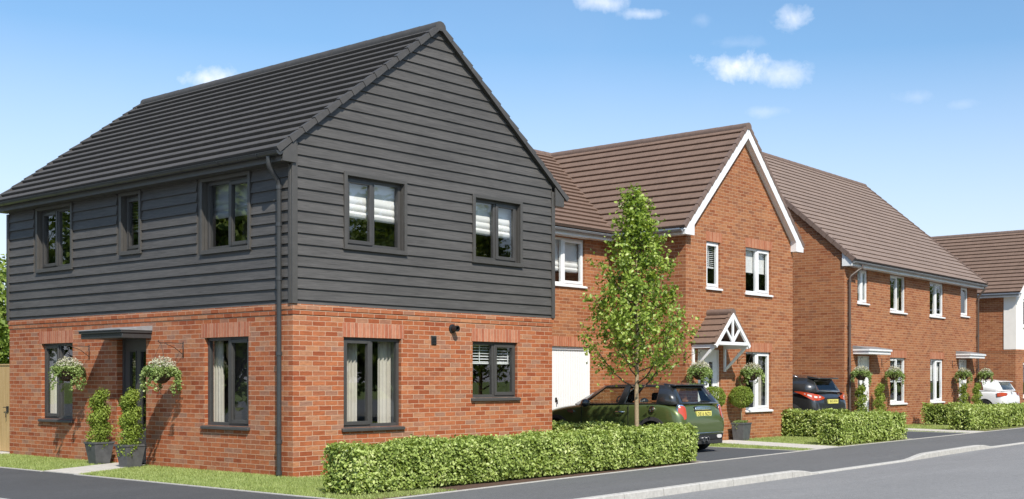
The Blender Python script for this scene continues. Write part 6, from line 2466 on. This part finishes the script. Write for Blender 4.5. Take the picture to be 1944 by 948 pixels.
def grey_details():
    X, Y = sx_, sy_
    for s in (-1, 1):
        # lamp wraps round the corner: outline in (arc position, z)
        def wrap(t, z, k):
            # t: 0 at the inner end on the tailgate, 1 round on the flank
            path = [(0.42, 0.070), (0.60, 0.075), (0.74, 0.10), (0.835, 0.16), (0.885, 0.27), (0.912, 0.42), (0.918, 0.62)]
            q = t * (len(path) - 1)
            i = min(int(q), len(path) - 2)
            f = q - i
            x = path[i][0] * (1 - f) + path[i + 1][0] * f
            y = path[i][1] * (1 - f) + path[i + 1][1] * f
            lean = (z - 0.95) * 0.25
            nx, ny = (0.2, -1.0) if t < 0.35 else ((0.7, -0.7) if t < 0.6 else (1.0, -0.15))
            return (X + s * (x + nx * k), Y + y + ny * k + lean * 0.4, z)
        def lens(name, pts_top, pts_bot, mat, k, parent):
            m = MB()
            nn = len(pts_top)
            for i in range(nn - 1):
                a, b = pts_top[i], pts_top[i + 1]
                c, d = pts_bot[i + 1], pts_bot[i]
                m.face([wrap(*a, k), wrap(*b, k), wrap(*c, k), wrap(*d, k)])
                m.face([wrap(*a, k), wrap(*b, k), wrap(*b, k - 0.05), wrap(*a, k - 0.05)])
                m.face([wrap(*d, k), wrap(*c, k), wrap(*c, k - 0.05), wrap(*d, k - 0.05)])
            return m.build(name, mat, parent, auto=50)
        T = [(0.0, 0.97), (0.15, 1.01), (0.3, 1.04), (0.5, 1.07), (0.7, 1.10), (0.85, 1.12), (1.0, 1.125)]
        Bt = [(0.0, 0.93), (0.15, 0.90), (0.3, 0.885), (0.5, 0.89), (0.7, 0.98), (0.85, 1.05), (1.0, 1.11)]
        tl = lens('tail_lamp', T, Bt, 'red_lens', 0.035, c2)
        T2 = [(0.16, 0.985), (0.35, 1.0), (0.55, 1.03), (0.75, 1.07)]
        B2 = [(0.16, 0.965), (0.35, 0.945), (0.55, 0.975), (0.75, 1.055)]
        lens('clear_lens', T2, B2, 'clear_lens', 0.040, tl)
        arch_trim(c2, X, Y + 0.82, 0.34, 0.395, 0.912, s, w=0.08)
        arch_trim(c2, X, Y + 3.45, 0.34, 0.395, 0.90, s, w=0.08)
        t = MB()
        outline_plate(t, ellipse(X + s * 0.62, 0.56, 0.10, 0.03, Y + 0.045, 18, 0, 0.7), (0, -1, 0), 0.03)
        t.build('rear_reflector', 'red_lens', c2, auto=30)
        t = MB()
        hx = X + s * 0.93
        for yy in (1.25, 2.2):
            t.tube([(hx - s * 0.03, Y + yy + 0.1, 0.98), (hx + s * 0.02, Y + yy + 0.06, 0.98), (hx + s * 0.02, Y + yy - 0.06, 0.98), (hx - s * 0.03, Y + yy - 0.1, 0.98)], 0.014, 6)
        t.build('door_handle', 'grey_paint', c2, smooth=True)
        t = MB()
        t.lathe((X + s * 1.0, Y + 2.85, 1.10), [(0.002, -0.12), (0.07, -0.09), (0.09, 0.0), (0.07, 0.09), (0.002, 0.11)], 16, axis='x')
        t.tube([(X + s * 0.85, Y + 2.9, 1.04), (X + s * 0.97, Y + 2.86, 1.08)], 0.022, 8)
        t.build('door_mirror', 'grey_paint', c2, smooth=True)
        t = MB()
        t.tube([(X + s * 0.60, Y + 0.75, 1.50), (X + s * 0.61, Y + 0.9, 1.535), (X + s * 0.62, Y + 2.3, 1.56), (X + s * 0.61, Y + 2.45, 1.51)], 0.014, 6)
        t.build('roof_rail', 'silver_metal', c2, smooth=True)
    t = MB()
    t.box(X - 0.26, Y + 0.0, 0.80, X + 0.26, Y + 0.05, 0.91)
    npl = t.build('number_plate', 'plate_yellow', c2)
    text_mesh('SN15 KVA', npl, (X, Y - 0.002, 0.855), 0.098, 'plate_black')
    t = MB()
    outline_plate(t, [(X - 0.46, Y + 0.06, 0.77), (X + 0.46, Y + 0.06, 0.77), (X + 0.40, Y + 0.10, 0.95), (X - 0.40, Y + 0.10, 0.95)], (0, -1, 0), 0.045)
    t.build('plate_recess', 'black_plastic', c2, auto=30)
    t = MB()
    t.hexa([(X - 0.54, Y + 0.14, 1.44), (X + 0.54, Y + 0.14, 1.44), (X + 0.58, Y + 0.45, 1.46), (X - 0.58, Y + 0.45, 1.46),
            (X - 0.52, Y + 0.13, 1.475), (X + 0.52, Y + 0.13, 1.475), (X + 0.56, Y + 0.5, 1.53), (X - 0.56, Y + 0.5, 1.53)])
    t.build('roof_spoiler', 'black_paint', c2, auto=30, bevel=0.012)
    t = MB()
    outline_plate(t, [(X - 0.72, Y + 0.03, 0.38), (X + 0.72, Y + 0.03, 0.38), (X + 0.76, Y + 0.04, 0.60), (X - 0.76, Y + 0.04, 0.60)], (0, -1, 0), 0.04)
    t.build('bumper_insert', 'black_plastic', c2, auto=30, bevel=0.01)


grey_details()

# ---- white hatchback at the far right
wx, wy_ = 34.45, 2.25
HB = dict(w=1.80, L=4.25, wr=0.32, wy=(0.80, 3.40), paint='white_paint', seat=2.0,
          sections=[(0.00, 0.64, 0.42, 0.60, 0.64), (0.03, 0.76, 0.32, 0.74, 0.80), (0.10, 0.84, 0.26, 0.87, 0.94), (0.25, 0.885, 0.22, 0.94, 1.0), (0.5, 0.90, 0.21, 0.975, 1.02),
                    (1.0, 0.90, 0.21, 0.97, 1.01), (1.8, 0.90, 0.21, 0.955, 1.0), (2.5, 0.897, 0.21, 0.935, 0.99), (3.0, 0.895, 0.21, 0.90, 0.97), (3.5, 0.88, 0.21, 0.83, 0.93),
                    (3.9, 0.83, 0.22, 0.74, 0.83), (4.15, 0.74, 0.26, 0.62, 0.70), (4.25, 0.6, 0.36, 0.52, 0.58)],
          cabin=dict(zb=0.99, zr=1.35, zc=1.42, mat='white_paint', rear_in=0.05,
                     belt=[(0.66, 0.16, 0.99), (0.83, 0.40, 0.985), (0.845, 0.80, 0.985), (0.85, 1.25, 0.98), (0.85, 1.32, 0.98), (0.85, 2.1, 0.97), (0.85, 2.2, 0.97), (0.84, 2.95, 0.95), (0.72, 3.25, 0.96)],
                     roof=[(0.56, 0.38, 1.33), (0.64, 0.52, 1.335), (0.66, 0.98, 1.36), (0.665, 1.25, 1.37), (0.665, 1.32, 1.37), (0.67, 2.0, 1.375), (0.67, 2.08, 1.375), (0.64, 2.35, 1.36), (0.56, 2.5, 1.35)],
                     kinds=[(False, 0), (False, 0), (True, 0.035), (False, 0), (True, 0.035), (False, 0), (True, 0.035), (False, 0)]))
c3 = car('white_car', 'white hatchback parked at the far right beyond the paired houses', (wx, wy_, 0), HB)


def white_details():
    X, Y = wx, wy_
    for s in (-1, 1):
        m = MB()
        path = [(0.50, 0.062), (0.66, 0.072), (0.79, 0.11), (0.86, 0.18), (0.895, 0.32)]
        T = [0.90, 0.92, 0.93, 0.935, 0.91]
        B = [0.84, 0.80, 0.79, 0.785, 0.78]
        for i in range(4):
            q = []
            for j in (i, i + 1):
                x, y = path[j]
                o_ = 0.028
                q.append(((X + s * (x + o_ * 0.6), Y + y - o_, T[j]), (X + s * (x + o_ * 0.6), Y + y - o_, B[j])))
            m.face([q[0][0], q[1][0], q[1][1], q[0][1]])
            ins = lambda p: (p[0] - s * 0.03, p[1] + 0.05, p[2])
            m.face([q[0][0], q[1][0], ins(q[1][0]), ins(q[0][0])])
            m.face([q[0][1], q[1][1], ins(q[1][1]), ins(q[0][1])])
        m.build('tail_lamp', 'red_lens', c3, auto=50)
        t = MB()
        hx = X + s * 0.915
        for yy in (1.2, 2.15):
            t.tube([(hx - s * 0.03, Y + yy + 0.1, 0.85), (hx + s * 0.02, Y + yy + 0.06, 0.85), (hx + s * 0.02, Y + yy - 0.06, 0.85), (hx - s * 0.03, Y + yy - 0.1, 0.85)], 0.014, 6)
        t.build('door_handle', 'white_paint', c3, smooth=True)
        t = MB()
        t.lathe((X + s * 0.98, Y + 2.75, 1.0), [(0.002, -0.11), (0.065, -0.085), (0.08, 0.0), (0.065, 0.085), (0.002, 0.10)], 16, axis='x')
        t.tube([(X + s * 0.83, Y + 2.8, 0.95), (X + s * 0.95, Y + 2.76, 0.98)], 0.02, 8)
        t.build('door_mirror', 'white_paint', c3, smooth=True)
    t = MB()
    t.hexa([(X - 0.55, Y + 0.24, 1.325), (X + 0.55, Y + 0.24, 1.325), (X + 0.6, Y + 0.5, 1.345), (X - 0.6, Y + 0.5, 1.345),
            (X - 0.54, Y + 0.23, 1.355), (X + 0.54, Y + 0.23, 1.355), (X + 0.58, Y + 0.55, 1.405), (X - 0.58, Y + 0.55, 1.405)])
    t.build('roof_spoiler', 'white_paint', c3, auto=30, bevel=0.012)
    t = MB()
    t.lathe((X, Y + 0.075, 0.88), [(0.05, 0.03), (0.055, -0.012), (0.03, -0.02)], 20, axis='y')
    t.build('badge', 'chrome', c3, auto=40)
    t = MB()
    t.box(X - 0.26, Y + 0.01, 0.56, X + 0.26, Y + 0.05, 0.67)
    t.build('number_plate', 'plate_yellow', c3)


white_details()
